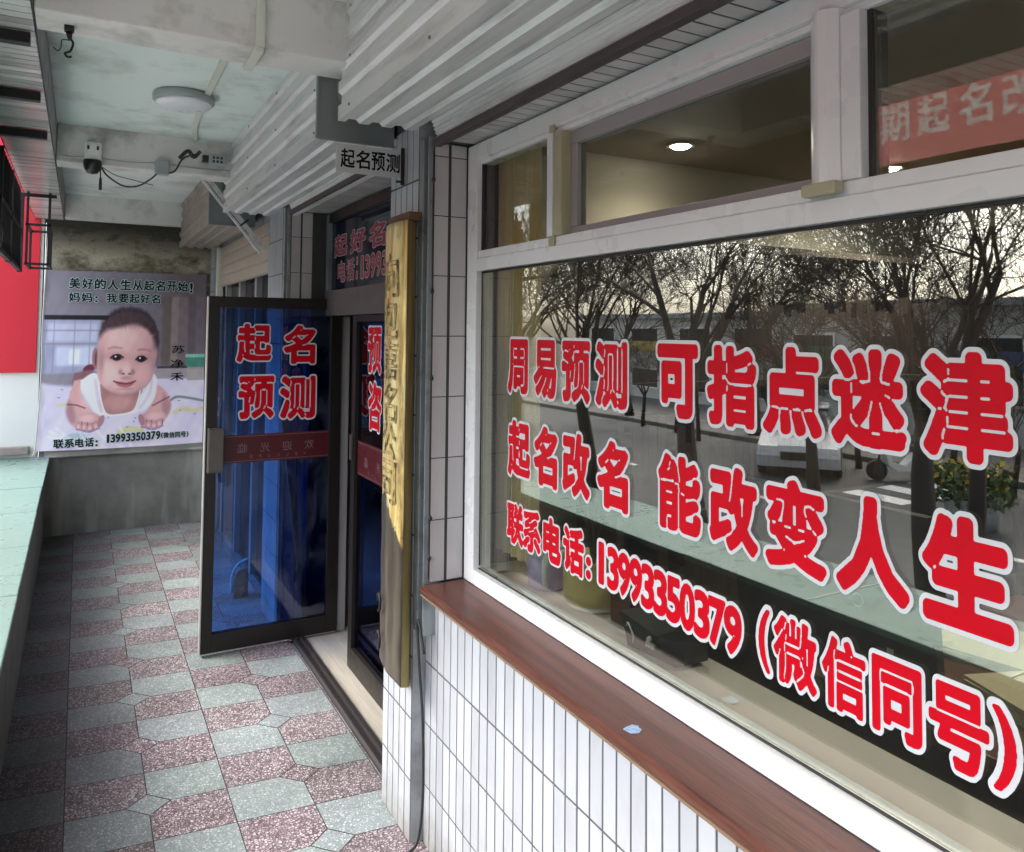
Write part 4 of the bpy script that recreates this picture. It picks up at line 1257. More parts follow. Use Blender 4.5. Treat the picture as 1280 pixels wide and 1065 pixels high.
XD = 1.15
D2 = thing('glass_door', 'closed dark blue glass door beside the near pillar, red characters on it', 'door', (XD, 3.1, 0.0))
dpart(D2, 'stile', XD, XD + 0.04, 3.60, 3.655, 0.01, 1.665, 'bronze'); dpart(D2, 'stile', XD, XD + 0.04, 2.66, 2.715, 0.01, 1.665, 'bronze')
dpart(D2, 'rail', XD, XD + 0.04, 2.7155, 3.5995, 0.01, 0.11, 'bronze'); dpart(D2, 'rail', XD, XD + 0.04, 2.7155, 3.5995, 1.635, 1.665, 'bronze')
dpart(D2, 'pane', XD + 0.017, XD + 0.023, 2.7155, 3.5995, 0.1105, 1.6345, 'glass_navy', 0)
dpart(D2, 'pull_handle', XD - 0.012, XD - 0.0005, 3.615, 3.642, 0.98, 1.10, 'bronze_l', 0.003)
for ch, ya, yb, c, d in (('预', 3.475, 3.285, 1.404, 1.638), ('咨', 3.46, 3.27, 1.138, 1.369), ('测', 3.14, 2.95, 1.404, 1.638), ('询', 3.14, 2.95, 1.138, 1.369)):
    if c > 1.39: c, d = 1.395, 1.615
    vinyl(D2, ch, (XD + 0.016, ya, c), (0, -1, 0), (0, 0, 1), ya - yb, d - c, (-1, 0, 0), r=0.048, wht=0.085)
warn_strip(D2, (XD + 0.0163, 3.598, 0), (0, -1, 0), 0.87, 0.915, 1.075, (-1, 0, 0), True)

T = thing('transom_sign', 'dark blue glass panel above the doorway with red outlined writing', 'sign', (XD, 3.3, 1.67))
dpart(T, 'head_bar', XD - 0.01, XD + 0.05, 2.60, 4.13, 1.668, 1.80, simple('brown grey head bar', (0.10, 0.085, 0.08), 0.5, 0.2), 0.003)
dpart(T, 'frame', XD - 0.005, XD + 0.05, 4.085, 4.135, 1.8005, 2.21, 'metal_dark', 0.003)
dpart(T, 'frame', XD - 0.005, XD + 0.05, 2.60, 4.0845, 2.16, 2.21, 'bronze', 0.003)
dpart(T, 'pane', XD + 0.015, XD + 0.022, 2.60, 4.0845, 1.8005, 2.1595, simple('navy backed glass', (0.006, 0.010, 0.030), 0.08, var=0.3, scale=2), 0)
MT = ('sticker_white', simple('dark red vinyl', (0.30, 0.02, 0.05), 0.4))
for ch, ya, w in (('起', 4.04, .22), ('好', 3.77, .24), ('名', 3.48, .23), ('找', 3.17, .23), ('周', 2.9, .22)):
    vinyl(T, ch, (XD + 0.0145, ya, 1.972), (0, -1, 0), (0, 0, 1), w, 0.118, (-1, 0, 0), r=0.04, wht=0.065, N=60, mats=MT)
yy = 3.975
for ch, w, st in [('电', .135, .15), ('话', .135, .155), (':', .03, .075)] + [(c, .072 if c != '1' else .045, .079 if c != '1' else .06) for c in '13993350379']:
    if yy - w < 2.62: break
    vinyl(T, ch, (XD + 0.0145, yy, 1.838), (0, -1, 0), (0, 0, 1), w, 0.112, (-1, 0, 0), r=0.035, wht=0.06, N=56, mats=MT)
    yy -= st
bm = NB(); box(bm, 1.232, 1.275, 4.10, 4.139, 0.0, 1.667, bev=0.003); obj('jamb', bm, 'sash', T)
# shop behind the doors
sw = thing('door_shop_walls', 'dim grey beige inner walls of the shop behind the blue glass doors', 'wall', (2.4, 3.4, 0))
bm = NB()
box(bm, 1.161, 3.6, 4.30, 4.36, 0.0, 2.6); box(bm, 3.6, 3.66, 2.5, 4.36, 0, 2.6); box(bm, 1.161, 3.6, 2.532, 2.59, 0, 2.6); box(bm, 1.42, 3.6, 2.592, 4.299, 2.5, 2.6)
obj('wall_body', bm, simple('grey beige plaster', (0.30, 0.28, 0.27), 0.85), sw)
t = thing('storage_shelf', 'dark low shelf with papers just inside the blue glass doorway', 'shelf', (1.9, 4.1, 0.0))
bm = NB()
for zz in (0.02, 0.28, 0.55): box(bm, 1.45, 2.3, 4.0, 4.29, zz, zz + 0.025)
for xx in (1.45, 2.275): box(bm, xx, xx + 0.025, 4.0, 4.29, 0.004, 0.62)
obj('rack', bm, 'black', t)
bm = NB(); box(bm, 1.5, 1.75, 4.03, 4.25, 0.306, 0.40, bev=0.004); box(bm, 1.8, 2.2, 4.03, 4.25, 0.046, 0.17, bev=0.004); obj('papers', bm, 'cement', t)

# stuff seen through the door glass: mop handle, dustpan, far shop front
t = thing('mop', 'dark wooden mop handle leaning behind the open blue door', 'mop', (1.0, 4.16, 0.0))
bm = NB(); tube(bm, [(1.075, 4.128, 0.04), (0.93, 4.132, 1.15)], 0.012, 8); obj('handle', bm, 'handle_wood', t)
bm = NB(); lathe(bm, [(0.05, 0.0), (0.045, 0.03), (0.02, 0.06), (0.0, 0.065)], 1.078, 4.20, 12); obj('head', bm, 'cement', t)
t = thing('dustpan', 'white and black dustpan standing on the floor beside the far pillar behind the door', 'dustpan', (0.88, 4.90, 0.0))
bm = NB(); tube(bm, spline([(0.835, 4.93, 0.02), (0.835, 4.92, 0.12), (0.865, 4.91, 0.19), (0.92, 4.90, 0.22)], 5), 0.007, 8); obj('rim', bm, 'white_plastic', t)
bm = NB(); prism(bm, [(0.842, 0.0), (0.92, 0.0), (0.92, 0.15), (0.875, 0.15), (0.845, 0.09)], 1, 4.87, 4.93); obj('pan', bm, 'black', t)

t = thing('far_shop_front', 'dark far shop front with half lowered beige roller shutter beside the end wall', 'shop front', (0.99, 5.6, 0))
bm = NB()
z = 2.25
pts = []
k = 0
while z > 2.0:
    pts += [(0.985, z), (0.975, z - 0.01), (0.975, z - 0.07), (0.985, z - 0.078)]
    z -= 0.08
pts += [(1.0, z), (1.0, 2.25)]
prism(bm, pts, 1, 4.63, 6.69); obj('roller_shutter', bm, simple('beige shutter slats', (0.42, 0.38, 0.31), 0.55, 0.1, var=0.1, scale=3, stretch=(6, 0.6, 6)), t)
bm = NB(); box(bm, 0.99, 1.2, 4.622, 6.92, 2.252, 2.6); obj('upper_wall', bm, 'cement', t)
bm = NB(); box(bm, 1.05, 1.10, 4.63, 6.69, 0, 2.25); obj('shop_glass', bm, simple('dark shop glass', (0.02, 0.024, 0.03), 0.1), t)
bm = NB()
for yy in (4.75, 5.3, 5.9, 6.5): box(bm, 1.01, 1.049, yy, yy + 0.06, 0, 2.1)
obj('frame', bm, 'sash', t)
bm = NB(); box(bm, 0.955, 1.0, 6.62, 6.695, 0, 2.25, bev=0.003); obj('corner_post', bm, 'old_plastic', t)
bm = NB(); box(bm, 0.95, 1.30, 6.93, 6.945, 0, 2.6); obj('corner_return', bm, 'cement', t)

# ------------------------------------------------------------------ ceiling fittings
t = thing('ceiling_lamp', 'round white flat ceiling lamp on the corridor ceiling', 'lamp', (0.365, 3.61, 2.545))
bm = NB(); lathe(bm, [(0.118, 2.609), (0.125, 2.600), (0.125, 2.578), (0.118, 2.572)], 0.365, 3.61, 40); obj('base', bm, 'grey_plastic', t)
bm = NB(); lathe(bm, [(0.117, 2.5715), (0.110, 2.560), (0.08, 2.550), (0.04, 2.546), (0.0, 2.545)], 0.365, 3.61, 40); obj('diffuser', bm, 'diffuser', t)
t = thing('cable_trunking', 'cream cable trunking along the ceiling, bent over the nearest beam and past the lamp', 'trunking', (0.45, 3.3, 2.59))
def strip(bm, pts, w, hgt):
    for (a, b) in zip(pts[:-1], pts[1:]):
        a, b = Vector(a), Vector(b); d = (b - a).normalized(); s = Vector((d.y, -d.x, 0)) * (w / 2)
        up = Vector((0, 0, hgt))
        lo = [bm.verts.new(p) for p in (a + s, a - s, b - s, b + s)]; hi = [bm.verts.new(p - up) for p in (a + s, a - s, b - s, b + s)]
        bm.faces.new(hi); bm.faces.new(lo)
        for k in range(4): bm.faces.new((lo[k], lo[(k + 1) % 4], hi[(k + 1) % 4], hi[k]))
bm = NB(); strip(bm, [(0.435, 2.500, 2.6095), (0.45, 3.62, 2.6095), (0.47, 4.15, 2.6095), (0.51, 4.435, 2.6095)], 0.024, 0.013)
box(bm, 0.422, 0.448, 2.310, 2.3245, 2.419, 2.609, bev=0.002); box(bm, 0.420, 0.446, 2.310, 2.505, 2.404, 2.4185, bev=0.002)
strip(bm, [(0.435, -2.0, 2.6095), (0.435, 2.310, 2.6095)], 0.024, 0.013)
obj('trunk', bm, 'old_plastic', t)

bm = NB(); tube(bm, spline([(-0.11, 4.430, 2.452), (-0.06, 4.434, 2.447), (-0.02, 4.434, 2.452), (0.02, 4.434, 2.45)], 5), 0.0025, 5)
tube(bm, spline([(0.06, 4.434, 2.455), (0.20, 4.434, 2.449), (0.33, 4.434, 2.458), (0.54, 4.434, 2.452), (0.69, 4.434, 2.457)], 5), 0.0022, 5)
tag(obj('beam_wire', bm, 'grey_plastic'), 'thin grey wire clipped along the near side of the middle beam', 'wire')
t = thing('security_camera', 'white dome security camera on the middle ceiling beam', 'camera', (0.035, 4.39, 2.36))
bm = NB(); box(bm, -0.008, 0.068, 4.372, 4.4395, 2.432, 2.520, bev=0.010); box(bm, 0.002, 0.058, 4.366, 4.3715, 2.45, 2.505, bev=0.003)
obj('bracket', bm, 'white_plastic', t)
bm = NB()
lathe(bm, [(0.041, 2.431), (0.042, 2.41), (0.036, 2.385), (0.024, 2.368), (0.0, 2.362)], 0.030, 4.398, 24); obj('dome', bm, 'black', t)
bm = NB(); tube(bm, [(0.066, 4.39, 2.40), (0.067, 4.39, 2.34)], 0.003, 6); tube(bm, [(0.067, 4.39, 2.345), (0.067, 4.39, 2.285)], [0.006, 0.008], 8); obj('antenna', bm, 'black', t)
for xx in (0.004, 0.046):
    bm = NB(); box(bm, xx, xx + 0.010, 4.3655, 4.3659, 2.48, 2.50); obj('screw_slot', bm, 'black', t)
bm = NB()
tube(bm, spline([(0.070, 4.40, 2.40), (0.10, 4.40, 2.36), (0.17, 4.40, 2.318), (0.24, 4.40, 2.325), (0.30, 4.405, 2.37), (0.335, 4.41, 2.41)], 6), 0.0042, 6)
tube(bm, spline([(0.070, 4.40, 2.405), (0.13, 4.40, 2.37), (0.20, 4.40, 2.355), (0.31, 4.405, 2.335)], 6), 0.0022, 5)
tube(bm, spline([(0.37, 4.415, 2.405), (0.41, 4.40, 2.42), (0.45, 4.39, 2.49), (0.53, 4.38, 2.525)], 6), 0.0042, 6)
tube(bm, spline([(0.43, 4.40, 2.49), (0.47, 4.38, 2.53), (0.50, 4.385, 2.50), (0.53, 4.38, 2.535)], 5), 0.010, 6)
tag(obj('camera_cable', bm, 'blackcable'), 'drooping black cable between the security camera and the grey junction box', 'cable')
t = thing('junction_box', 'small grey junction box on the middle ceiling beam', 'junction box', (0.35, 4.42, 2.39))
bm = NB(); box(bm, 0.317, 0.383, 4.395, 4.4395, 2.395, 2.472, bev=0.005); obj('body', bm, 'grey_plastic', t)
bm = NB(); box(bm, 0.322, 0.378, 4.3915, 4.3945, 2.400, 2.467, bev=0.001); obj('lid', bm, 'grey_plastic', t)
t = thing('power_adapter', 'grey power adapter box hung under the ceiling beside the middle shutter housing', 'adapter', (0.62, 4.4, 2.44))
bm = NB(); box(bm, 0.575, 0.665, 4.38, 4.4395, 2.475, 2.525, bev=0.004); obj('body', bm, 'grey_plastic', t)
bm = NB()
for i in range(3):
    for j in range(2): box(bm, 0.592 + i * 0.02, 0.604 + i * 0.02, 4.3785, 4.3798, 2.483 + j * 0.02, 2.495 + j * 0.02)
obj('vents', bm, 'black', t)
bm = NB(); box(bm, 0.545, 0.574, 4.39, 4.43, 2.485, 2.52, bev=0.003); obj('plug', bm, 'black', t)

t = thing('strut', 'slanting galvanised strut from the ceiling down to the far pillar', 'strut', (0.72, 4.75, 2.1))
bm = NB()
a, b = Vector((0.50, 4.70, 2.59)), Vector((0.935, 4.70, 2.06))
d = (b - a).normalized(); s = Vector((0, 1, 0)).cross(d)
for off, hw in ((0.0, 0.012), (0.030, 0.006)):
    for yy in (4.69,):
        pr = [a + s * (off - hw), a + s * (off + hw), b + s * (off + hw), b + s * (off - hw)]
        prism(bm, [(p.x, p.z) for p in pr], 1, 4.69, 4.715)
obj('bar', bm, 'metal', t)
bm = NB(); m_ = a + (b - a) * 0.72; tube(bm, [m_ - s * 0.03 + Vector((0, -0.03, 0)), m_ + s * 0.03 + Vector((0, -0.03, 0))], 0.006, 6); obj('tie', bm, 'black', t)

t = thing('ceiling_hook', 'black iron hook with twisted wire under the nearest beam', 'hook', (-0.05, 2.42, 2.34))
bm = NB(); box(bm, -0.062, -0.038, 2.405, 2.430, 2.404, 2.4195, bev=0.002); tube(bm, [(-0.05, 2.42, 2.405), (-0.048, 2.42, 2.385)], [0.009, 0.005], 8); obj('plate', bm, 'iron', t)
bm = NB()
tube(bm, spline([(-0.048, 2.42, 2.388), (-0.040, 2.42, 2.375), (-0.046, 2.42, 2.352), (-0.058, 2.42, 2.345), (-0.052, 2.42, 2.335), (-0.042, 2.42, 2.338)], 5), 0.0032, 6)
tube(bm, spline([(-0.048, 2.42, 2.382), (-0.066, 2.42, 2.380), (-0.068, 2.42, 2.360), (-0.075, 2.42, 2.348), (-0.086, 2.42, 2.356)], 5), 0.0016, 5)
obj('wire', bm, 'iron', t)

# ------------------------------------------------------------------ black iron frame under the fascia on the left
t = thing('sign_frame', 'black iron lattice frame hanging outside the lintel at the top left', 'iron frame', (-0.33, 3.5, 1.92))
bm = NB()
bm.free()
for yy in (2.53, 3.16, 3.79):
    bm = NB(); box(bm, -0.36, -0.145, yy - 0.018, yy + 0.018, 2.385, 2.417, bev=0.002); obj('arm', bm, 'iron', t)
bm = NB(); box(bm, -0.368, -0.362, 1.86, 4.4, 2.04, 2.60); obj('back_board', bm, simple('dark brown sign back', (0.10, 0.085, 0.07), 0.7, var=0.2, scale=4), t)
bm = NB()
for z0_, z1_ in ((1.925, 1.945), (2.15, 2.17)): box(bm, -0.335, -0.315, 4.0, 5.44, z0_, z1_)
for yy in (4.0, 4.6, 5.42): box(bm, -0.338, -0.312, yy, yy + 0.022, 1.92, 2.384)
for k in range(13):
    ya = 4.03 + k * 0.09
    tube(bm, [(-0.325, ya, 1.94), (-0.325, ya + 0.22, 2.38)], 0.006, 5); tube(bm, [(-0.320, ya + 0.22, 1.94), (-0.320, ya, 2.38)], 0.006, 5)
obj('lattice', bm, 'iron', t)
t = thing('iron_bracket', 'small black iron bracket of square bars hanging below the lintel near the end wall', 'bracket', (-0.24, 5.6, 1.95))
bm = NB()
def bar(p, q, r=0.010): tube(bm, [p, q], r, 4, smooth=False)
for xx in (-0.30, -0.185): bar((xx, 5.55, 2.42), (xx, 5.55, 1.98)); bar((xx, 5.95, 2.22), (xx, 5.95, 1.98))
for zz in (1.98, 2.22):
    bar((-0.31, 5.55, zz), (-0.175, 5.55, zz)); bar((-0.31, 5.95, zz), (-0.175, 5.95, zz)); bar((-0.30, 5.55, zz), (-0.30, 5.95, zz)); bar((-0.185, 5.55, zz), (-0.185, 5.95, zz))
bar((-0.34, 5.55, 2.40), (-0.15, 5.55, 2.40), 0.014)
obj('bars', bm, 'iron', t)

# red street sign hanging outside the lintel near the camera; seen in the top light
M['banner_red'] = translucent('red banner cloth', (0.60, 0.22, 0.20), 0.5)
M['banner_tan'] = translucent('tan banner cloth', (0.30, 0.22, 0.14), 0.5)
M['banner_white'] = translucent('white banner print', (0.62, 0.56, 0.52), 0.5)
t = thing('shop_banner', 'red street banner with white characters hung outside the lintel, seen mirrored in the top light', 'banner', (-0.38, 0.3, 2.3))
bm = NB()
def sheet(ya, yb, za, zb, mi):
    f = bm.faces.new([bm.verts.new((-0.371, y, z)) for y, z in ((ya, za), (yb, za), (yb, zb), (ya, zb))]); f.material_index = mi
for i, ch in enumerate('期起名改名周易预测'):
    f, _x, _y, _d = glyph_field(ch, 50)
    ya, za, zb = 1.85 - i * 0.145, 2.275, 2.455
    ny_, nx_ = f.shape
    for fld, lev, mi in ((f, 0.022, 1), (-f, -0.022, 0)):
        for p in contour_faces(fld, lev):
            vs = []
            for q in p:
                v = (-0.371, ya - 0.145 * q[0] / (nx_ - 1), za + (zb - za) * q[1] / (ny_ - 1))
                if not vs or (Vector(v) - Vector(vs[-1])).length > 1e-6: vs.append(v)
            if len(vs) >= 3: bm.faces.new([bm.verts.new(v) for v in vs]).material_index = mi
sheet(-2.2, 1.85 - 9 * 0.145, 2.275, 2.455, 0); sheet(-2.2, 1.85, 2.455, 2.95, 0); sheet(-2.2, 1.85, 2.215, 2.275, 0)
obj('cloth', bm, ['banner_red', 'banner_white'], t, fixn=False)
bm = NB(); box(bm, -0.372, -0.370, -2.2, 1.85, 2.04, 2.2145); obj('lower_cloth', bm, 'banner_tan', t)
bm = NB(); box(bm, -0.39, -0.372, 0.86, 0.88, 1.95, 2.95); obj('pole', bm, 'iron', t)
bm = NB()
for i in range(3):
    for xx, nx_ in ((-0.3725, -1), (-0.3695, 1)): letter(bm, 'W', (xx, 1.0 - i * 0.15, 2.08), (0, -1, 0), (0, 0, 1), 0.09, 0.10, (nx_, 0, 0), [(0.01, 0.0, 0)], N=50)
obj('writing', bm, 'banner_white', t, fixn=False)

# ------------------------------------------------------------------ shop interior behind the big window
M['in_wall'] = simple('warm beige inner wall', (0.34, 0.31, 0.26), 0.8, var=0.05)
M['in_dark'] = simple('dark brown inner wall', (0.075, 0.06, 0.05), 0.8, var=0.15)
M['book_spines'] = simple('dark book spines', (0.07, 0.05, 0.045), 0.6, var=0.7, scale=14)
M['counter'] = simple('beige inner counter', (0.74, 0.66, 0.60), 0.35, var=0.05, scale=2)

M['curtain'] = translucent('beige curtain cloth', (0.88, 0.78, 0.58), 0.5)
t = thing('shop_walls', 'dim beige and brown inner walls and ceiling of the window shop', 'wall', (2.9, 0, 0))
bm = NB(); box(bm, 1.162, 4.4, 2.32, 2.530, 0, 2.6); obj('partition', bm, 'in_wall', t)
bm = NB(); box(bm, 4.4, 4.5, -3.2, 2.53, 0, 2.6); box(bm, 1.162, 4.4, -3.3, -3.2, 0, 2.6); obj('back_wall', bm, 'in_dark', t)
bm = NB(); box(bm, 1.402, 4.4, -3.2, 2.319, 2.25, 2.31); obj('inner_ceiling', bm, 'in_wall', t)
bm = NB(); box(bm, 3.4, 4.4, -3.2, 2.05, 2.06, 2.2495); obj('ceiling_drop', bm, 'in_wall', t)
bm = NB(); box(bm, 1.162, 4.4, -3.2, 2.32, -0.05, 0.003); struct(obj('inner_floor', bm, 'in_dark'))
def downlight(x, y, z, label, watt=9):
    t = thing('downlight', label, 'downlight', (x, y, z), 'recessed downlights in the shop ceiling')
    bm = NB(); lathe(bm, [(0.034, z + 0.004), (0.052, z - 0.001), (0.050, z - 0.006), (0.034, z - 0.004)], x, y, 24); obj('rim', bm, 'white_plastic', t)
    bm = NB(); lathe(bm, [(0.034, z - 0.0045), (0.026, z - 0.011), (0.012, z - 0.0145), (0.0, z - 0.015)], x, y, 24); obj('lens', bm, emis('lit lens', (1.0, 0.93, 0.78), 30), t)
    l = bpy.data.lights.new('downlight_glow', 'SPOT'); l.energy = watt; l.spot_size = RAD(150); l.spot_blend = 0.9; l.color = (1.0, 0.90, 0.74); l.shadow_soft_size = 0.03
    lo = bpy.data.objects.new('downlight_glow', l); COL.objects.link(lo); lo.parent = t; lo.location = (0, 0, -0.03)
    return t
downlight(1.806, 2.06, 2.248, 'lit downlight seen through the second top light', 3.0)
downlight(2.75, 1.92, 2.248, 'lit downlight seen low in the right top light')
downlight(1.95, 0.55, 2.248, 'added unseen downlight above the black monitor, brightening the shop')  # added lamp out of view, lifts the light on counter and curtain
downlight(2.95, 0.40, 2.248, 'added unseen downlight above the near end of the desk, brightening the shop')  # second added lamp out of view, fills the shop interior

t = thing('bookcase', 'tall dark bookcase added to darken the far inner wall of the window shop', 'bookcase', (2.9, 2.2, 0))  # added so the lit partition stays dark behind the window reflections
bm = NB(); box(bm, 1.55, 4.3, 2.28, 2.315, 0.004, 1.93); box(bm, 1.55, 1.58, 2.08, 2.279, 0.004, 1.93); box(bm, 4.27, 4.3, 2.08, 2.279, 0.004, 1.93)
for zz in (0.05, 0.5, 0.95, 1.4, 1.90): box(bm, 1.581, 4.269, 2.085, 2.279, zz, zz + 0.025)
obj('carcass', bm, 'in_dark', t)
for lo_, z_ in ((0, 0.525), (1, 0.975), (2, 1.425)):
    bm = NB(); xx = 1.6
    while xx < 4.2:
        w_ = random.uniform(0.02, 0.05); box(bm, xx, xx + w_ - 0.002, 2.12, 2.27, z_ + 0.001, z_ + random.uniform(0.22, 0.34)); xx += w_
    obj('row_of_books', bm, 'book_spines', t)
t = thing('window_counter', 'beige inner ledge running behind the big window', 'counter', (1.22, -0.3, 0.8))
bm = NB(); box(bm, 1.1365, 1.292, -3.1, 2.30, 0.815, 0.85, bev=0.004); obj('top', bm, 'counter', t)
bm = NB(); box(bm, 1.17, 1.285, -3.1, 2.30, 0.0, 0.8145); obj('front', bm, 'in_dark', t)
bm = NB()
pts = []
for k in range(61):
    y = 2.27 - 0.285 * k / 60
    pts.append((1.195 + 0.007 * math.sin(k * 0.62) + 0.003 * math.sin(k * 1.7), y))
back = [(p[0] + 0.004, p[1]) for p in pts]
prism(bm, pts + back[::-1], 2, 0.90, 2.28)
tag(obj('curtain', bm, 'curtain'), 'beige curtain gathered at the left edge behind the shop window', 'curtain')

# objects on the counter
t = thing('lidded_mug', 'purple and white lidded mug on the counter at the window corner', 'mug', (1.215, 1.97, 0.851))
cx, cy = 1.222, 1.975
M['lilac'] = simple('lilac ceramic', (0.52, 0.40, 0.62), 0.3, var=0.15, scale=14)
bm = NB(); lathe(bm, [(0.048, 0.851), (0.056, 0.858), (0.060, 0.90), (0.061, 0.945)], cx, cy, 28, smooth=True); obj('body', bm, 'lilac', t)
bm = NB(); lathe(bm, [(0.0613, 0.9455), (0.0615, 0.965), (0.058, 0.968)], cx, cy, 28); obj('rim', bm, 'white_plastic', t)
bm = NB(); lathe(bm, [(0.056, 0.9685), (0.048, 0.978), (0.018, 0.984), (0.014, 0.992), (0.022, 1.003), (0.016, 1.012), (0.0, 1.014)], cx, cy, 24); obj('lid', bm, simple('pale green lid', (0.48, 0.55, 0.44), 0.35), t)
bm = NB(); tube(bm, spline([(cx - 0.035, cy - 0.050, 0.955), (cx - 0.055, cy - 0.075, 0.945), (cx - 0.057, cy - 0.078, 0.90), (cx - 0.035, cy - 0.048, 0.872)], 6), 0.009, 8); obj('handle', bm, 'white_plastic', t)
t = thing('flower_pot', 'round ochre pot on a glass saucer beside the mug, behind the window', 'pot', (1.24, 1.80, 0.851))
cx, cy = 1.245, 1.775
M['ochre'] = simple('ochre glaze', (0.52, 0.41, 0.18), 0.35, var=0.1)
bm = NB(); lathe(bm, [(0.055, 0.866), (0.078, 0.872), (0.084, 0.90), (0.083, 0.975), (0.087, 0.985), (0.079, 0.988), (0.074, 0.96), (0.0, 0.955)], cx, cy, 32); obj('body', bm, 'ochre', t)
bm = NB(); lathe(bm, [(0.050, 0.8515), (0.066, 0.854), (0.076, 0.8655), (0.0, 0.8656)], cx, cy, 32); obj('saucer', bm, 'counter', t)
bm = NB()
for k in range(9):
    a = k * 0.7; r = 0.05
    tube(bm, spline([(cx, cy, 0.955), (cx + r * 0.4 * math.cos(a), cy + r * 0.4 * math.sin(a), 1.06), (cx + r * math.cos(a), cy + r * math.sin(a), 1.14 + 0.03 * (k % 3))], 4), [0.003] * 8 + [0.001], 5)
obj('stems', bm, simple('dry plant stems', (0.05, 0.045, 0.025), 0.8), t)

t = thing('tape_dispenser', 'black desktop tape dispenser lying on the beige counter behind the glass', 'tape dispenser', (1.22, 1.45, 0.851))
bm = NB()
prism(bm, [(1.52, 0.8515), (1.37, 0.8515), (1.345, 0.862), (1.34, 0.900), (1.36, 0.907), (1.43, 0.902), (1.545, 0.925), (1.55, 0.918), (1.53, 0.885)], 0, 1.175, 1.245)
for v in bm.verts: v.co.x += (1.45 - v.co.y) * 0.12
obj('body', bm, 'black', t)
bm = NB(); box(bm, 1.168, 1.1745, 1.425, 1.455, 0.872, 0.884); tube(bm, [(1.171, 1.44, 0.893), (1.163, 1.44, 0.893)], 0.006, 10); obj('badge', bm, 'edge_alu', t)
bm = NB(); tube(bm, spline([(1.17, 1.53, 0.89), (1.165, 1.515, 0.905), (1.168, 1.50, 0.88), (1.172, 1.505, 0.856)], 5), 0.003, 6); obj('spring', bm, 'edge_alu', t)

# desk, monitor, papers, chair, cabinets
t = thing('desk', 'brown wooden desk behind the black monitor in the window shop', 'desk', (2.1, 0.7, 0))
bm = NB(); box(bm, 1.62, 2.7, -0.6, 1.45, 0.72, 0.755, bev=0.004); obj('top', bm, 'desk_wood', t)
for ya in (1.39, -0.56):
    bm = NB(); box(bm, 1.66, 2.66, ya, ya + 0.04, 0.003, 0.7195); obj('leg', bm, 'desk_wood', t)
bm = NB(); box(bm, 1.635, 1.655, -0.5, 1.38, 0.05, 0.7195); obj('modesty_panel', bm, 'black', t)
t = thing('monitor', 'black flat monitor seen from behind on the desk, round badge on its back', 'monitor', (1.58, 1.1, 0.755))
bm = NB()
prism(bm, [(1.60, 0.80), (1.575, 0.80), (1.54, 1.22), (1.565, 1.22)], 1, 1.005, 1.56); obj('case', bm, 'black', t)
bm = NB(); box(bm, 1.55, 1.62, 1.10, 1.20, 0.757, 0.80); box(bm, 1.63, 1.80, 1.0, 1.3, 0.7555, 0.766); obj('stand', bm, 'black', t)
bm = NB()
for k in range(10):
    a0 = 0.7 + k * 0.5
    p = Vector((1.5525, 1.18 + 0.014 * math.cos(a0), 1.00 + 0.014 * math.sin(a0))); q = Vector((1.5525, 1.18 + 0.014 * math.cos(a0 + 0.5), 1.00 + 0.014 * math.sin(a0 + 0.5)))
    tube(bm, [p, q], 0.002, 5)
obj('badge', bm, 'edge_alu', t)
bm = NB(); box(bm, 1.560, 1.5635, 1.10, 1.115, 0.875, 0.915); obj('metal_tab', bm, 'edge_alu', t)
M['paper'] = simple('buff paper', (0.46, 0.39, 0.26), 0.7, var=0.2, scale=30, stretch=(1, 8, 1))
def pile(name, x, y, w, d, n, rot, label):
    t = thing(name, label, 'paper', (x, y, 0.7555))
    bm = NB(); zz = 0.756
    for k in range(n):
        vs = box(bm, -w / 2, w / 2, -d / 2, d / 2, zz, zz + 0.006)
        a = rot + random.uniform(-0.06, 0.06); R = Matrix.Rotation(a, 4, 'Z')
        for v in vs: v.co = R @ v.co + Vector((x, y, 0))
        zz += 0.0065
    obj('sheets', bm, 'paper', t)
pile('paper_pile', 2.16, 1.22, 0.28, 0.26, 4, 0.2, 'buff stack of writing paper on the desk right of the monitor')
pile('paper_pile', 1.93, 0.98, 0.24, 0.22, 6, -0.3, 'crumpled buff papers at the near edge of the desk')
t = thing('wooden_box', 'red brown wooden box on the inner ledge beyond the ochre pot', 'box', (1.255, 1.62, 0.851))
bm = NB(); box(bm, 1.225, 1.288, 1.585, 1.67, 0.8515, 0.925, bev=0.004); obj('body', bm, 'desk_wood', t)
bm = NB(); box(bm, 1.222, 1.290, 1.581, 1.674, 0.9255, 0.937, bev=0.003); obj('lid', bm, 'desk_wood', t)
t = thing('pen_pot', 'grey pen pot with pens on the desk beside the monitor', 'pen pot', (1.95, 1.38, 0.7555))
bm = NB(); lathe(bm, [(0.032, 0.756), (0.034, 0.84), (0.030, 0.84), (0.029, 0.765), (0, 0.765)], 1.95, 1.38, 16); obj('pot', bm, 'sash', t)
for k in range(5):
    bm = NB(); tube(bm, [(1.95 + 0.01 * math.cos(k * 1.3), 1.38 + 0.01 * math.sin(k * 1.3), 0.77), (1.95 + 0.035 * math.cos(k * 1.3), 1.38 + 0.035 * math.sin(k * 1.3), 0.90 + 0.01 * k)], 0.004, 6); obj('pen', bm, ['black', 'sticker_red', 'white_plastic'][k % 3], t)
t = thing('desk_telephone', 'black desk telephone on the desk by the papers', 'telephone', (1.78, 1.36, 0.7555))
bm = NB(); prism(bm, [(1.28, 0.756), (1.44, 0.756), (1.44, 0.79), (1.28, 0.83)], 0, 1.70, 1.86); obj('base', bm, 'black', t)
bm = NB(); tube(bm, spline([(1.725, 1.29, 0.85), (1.725, 1.36, 0.86), (1.725, 1.43, 0.83)], 5), 0.016, 8); obj('handset', bm, 'black', t)
t = thing('office_chair', 'black leather office chair behind the desk', 'chair', (2.6, 1.7, 0))
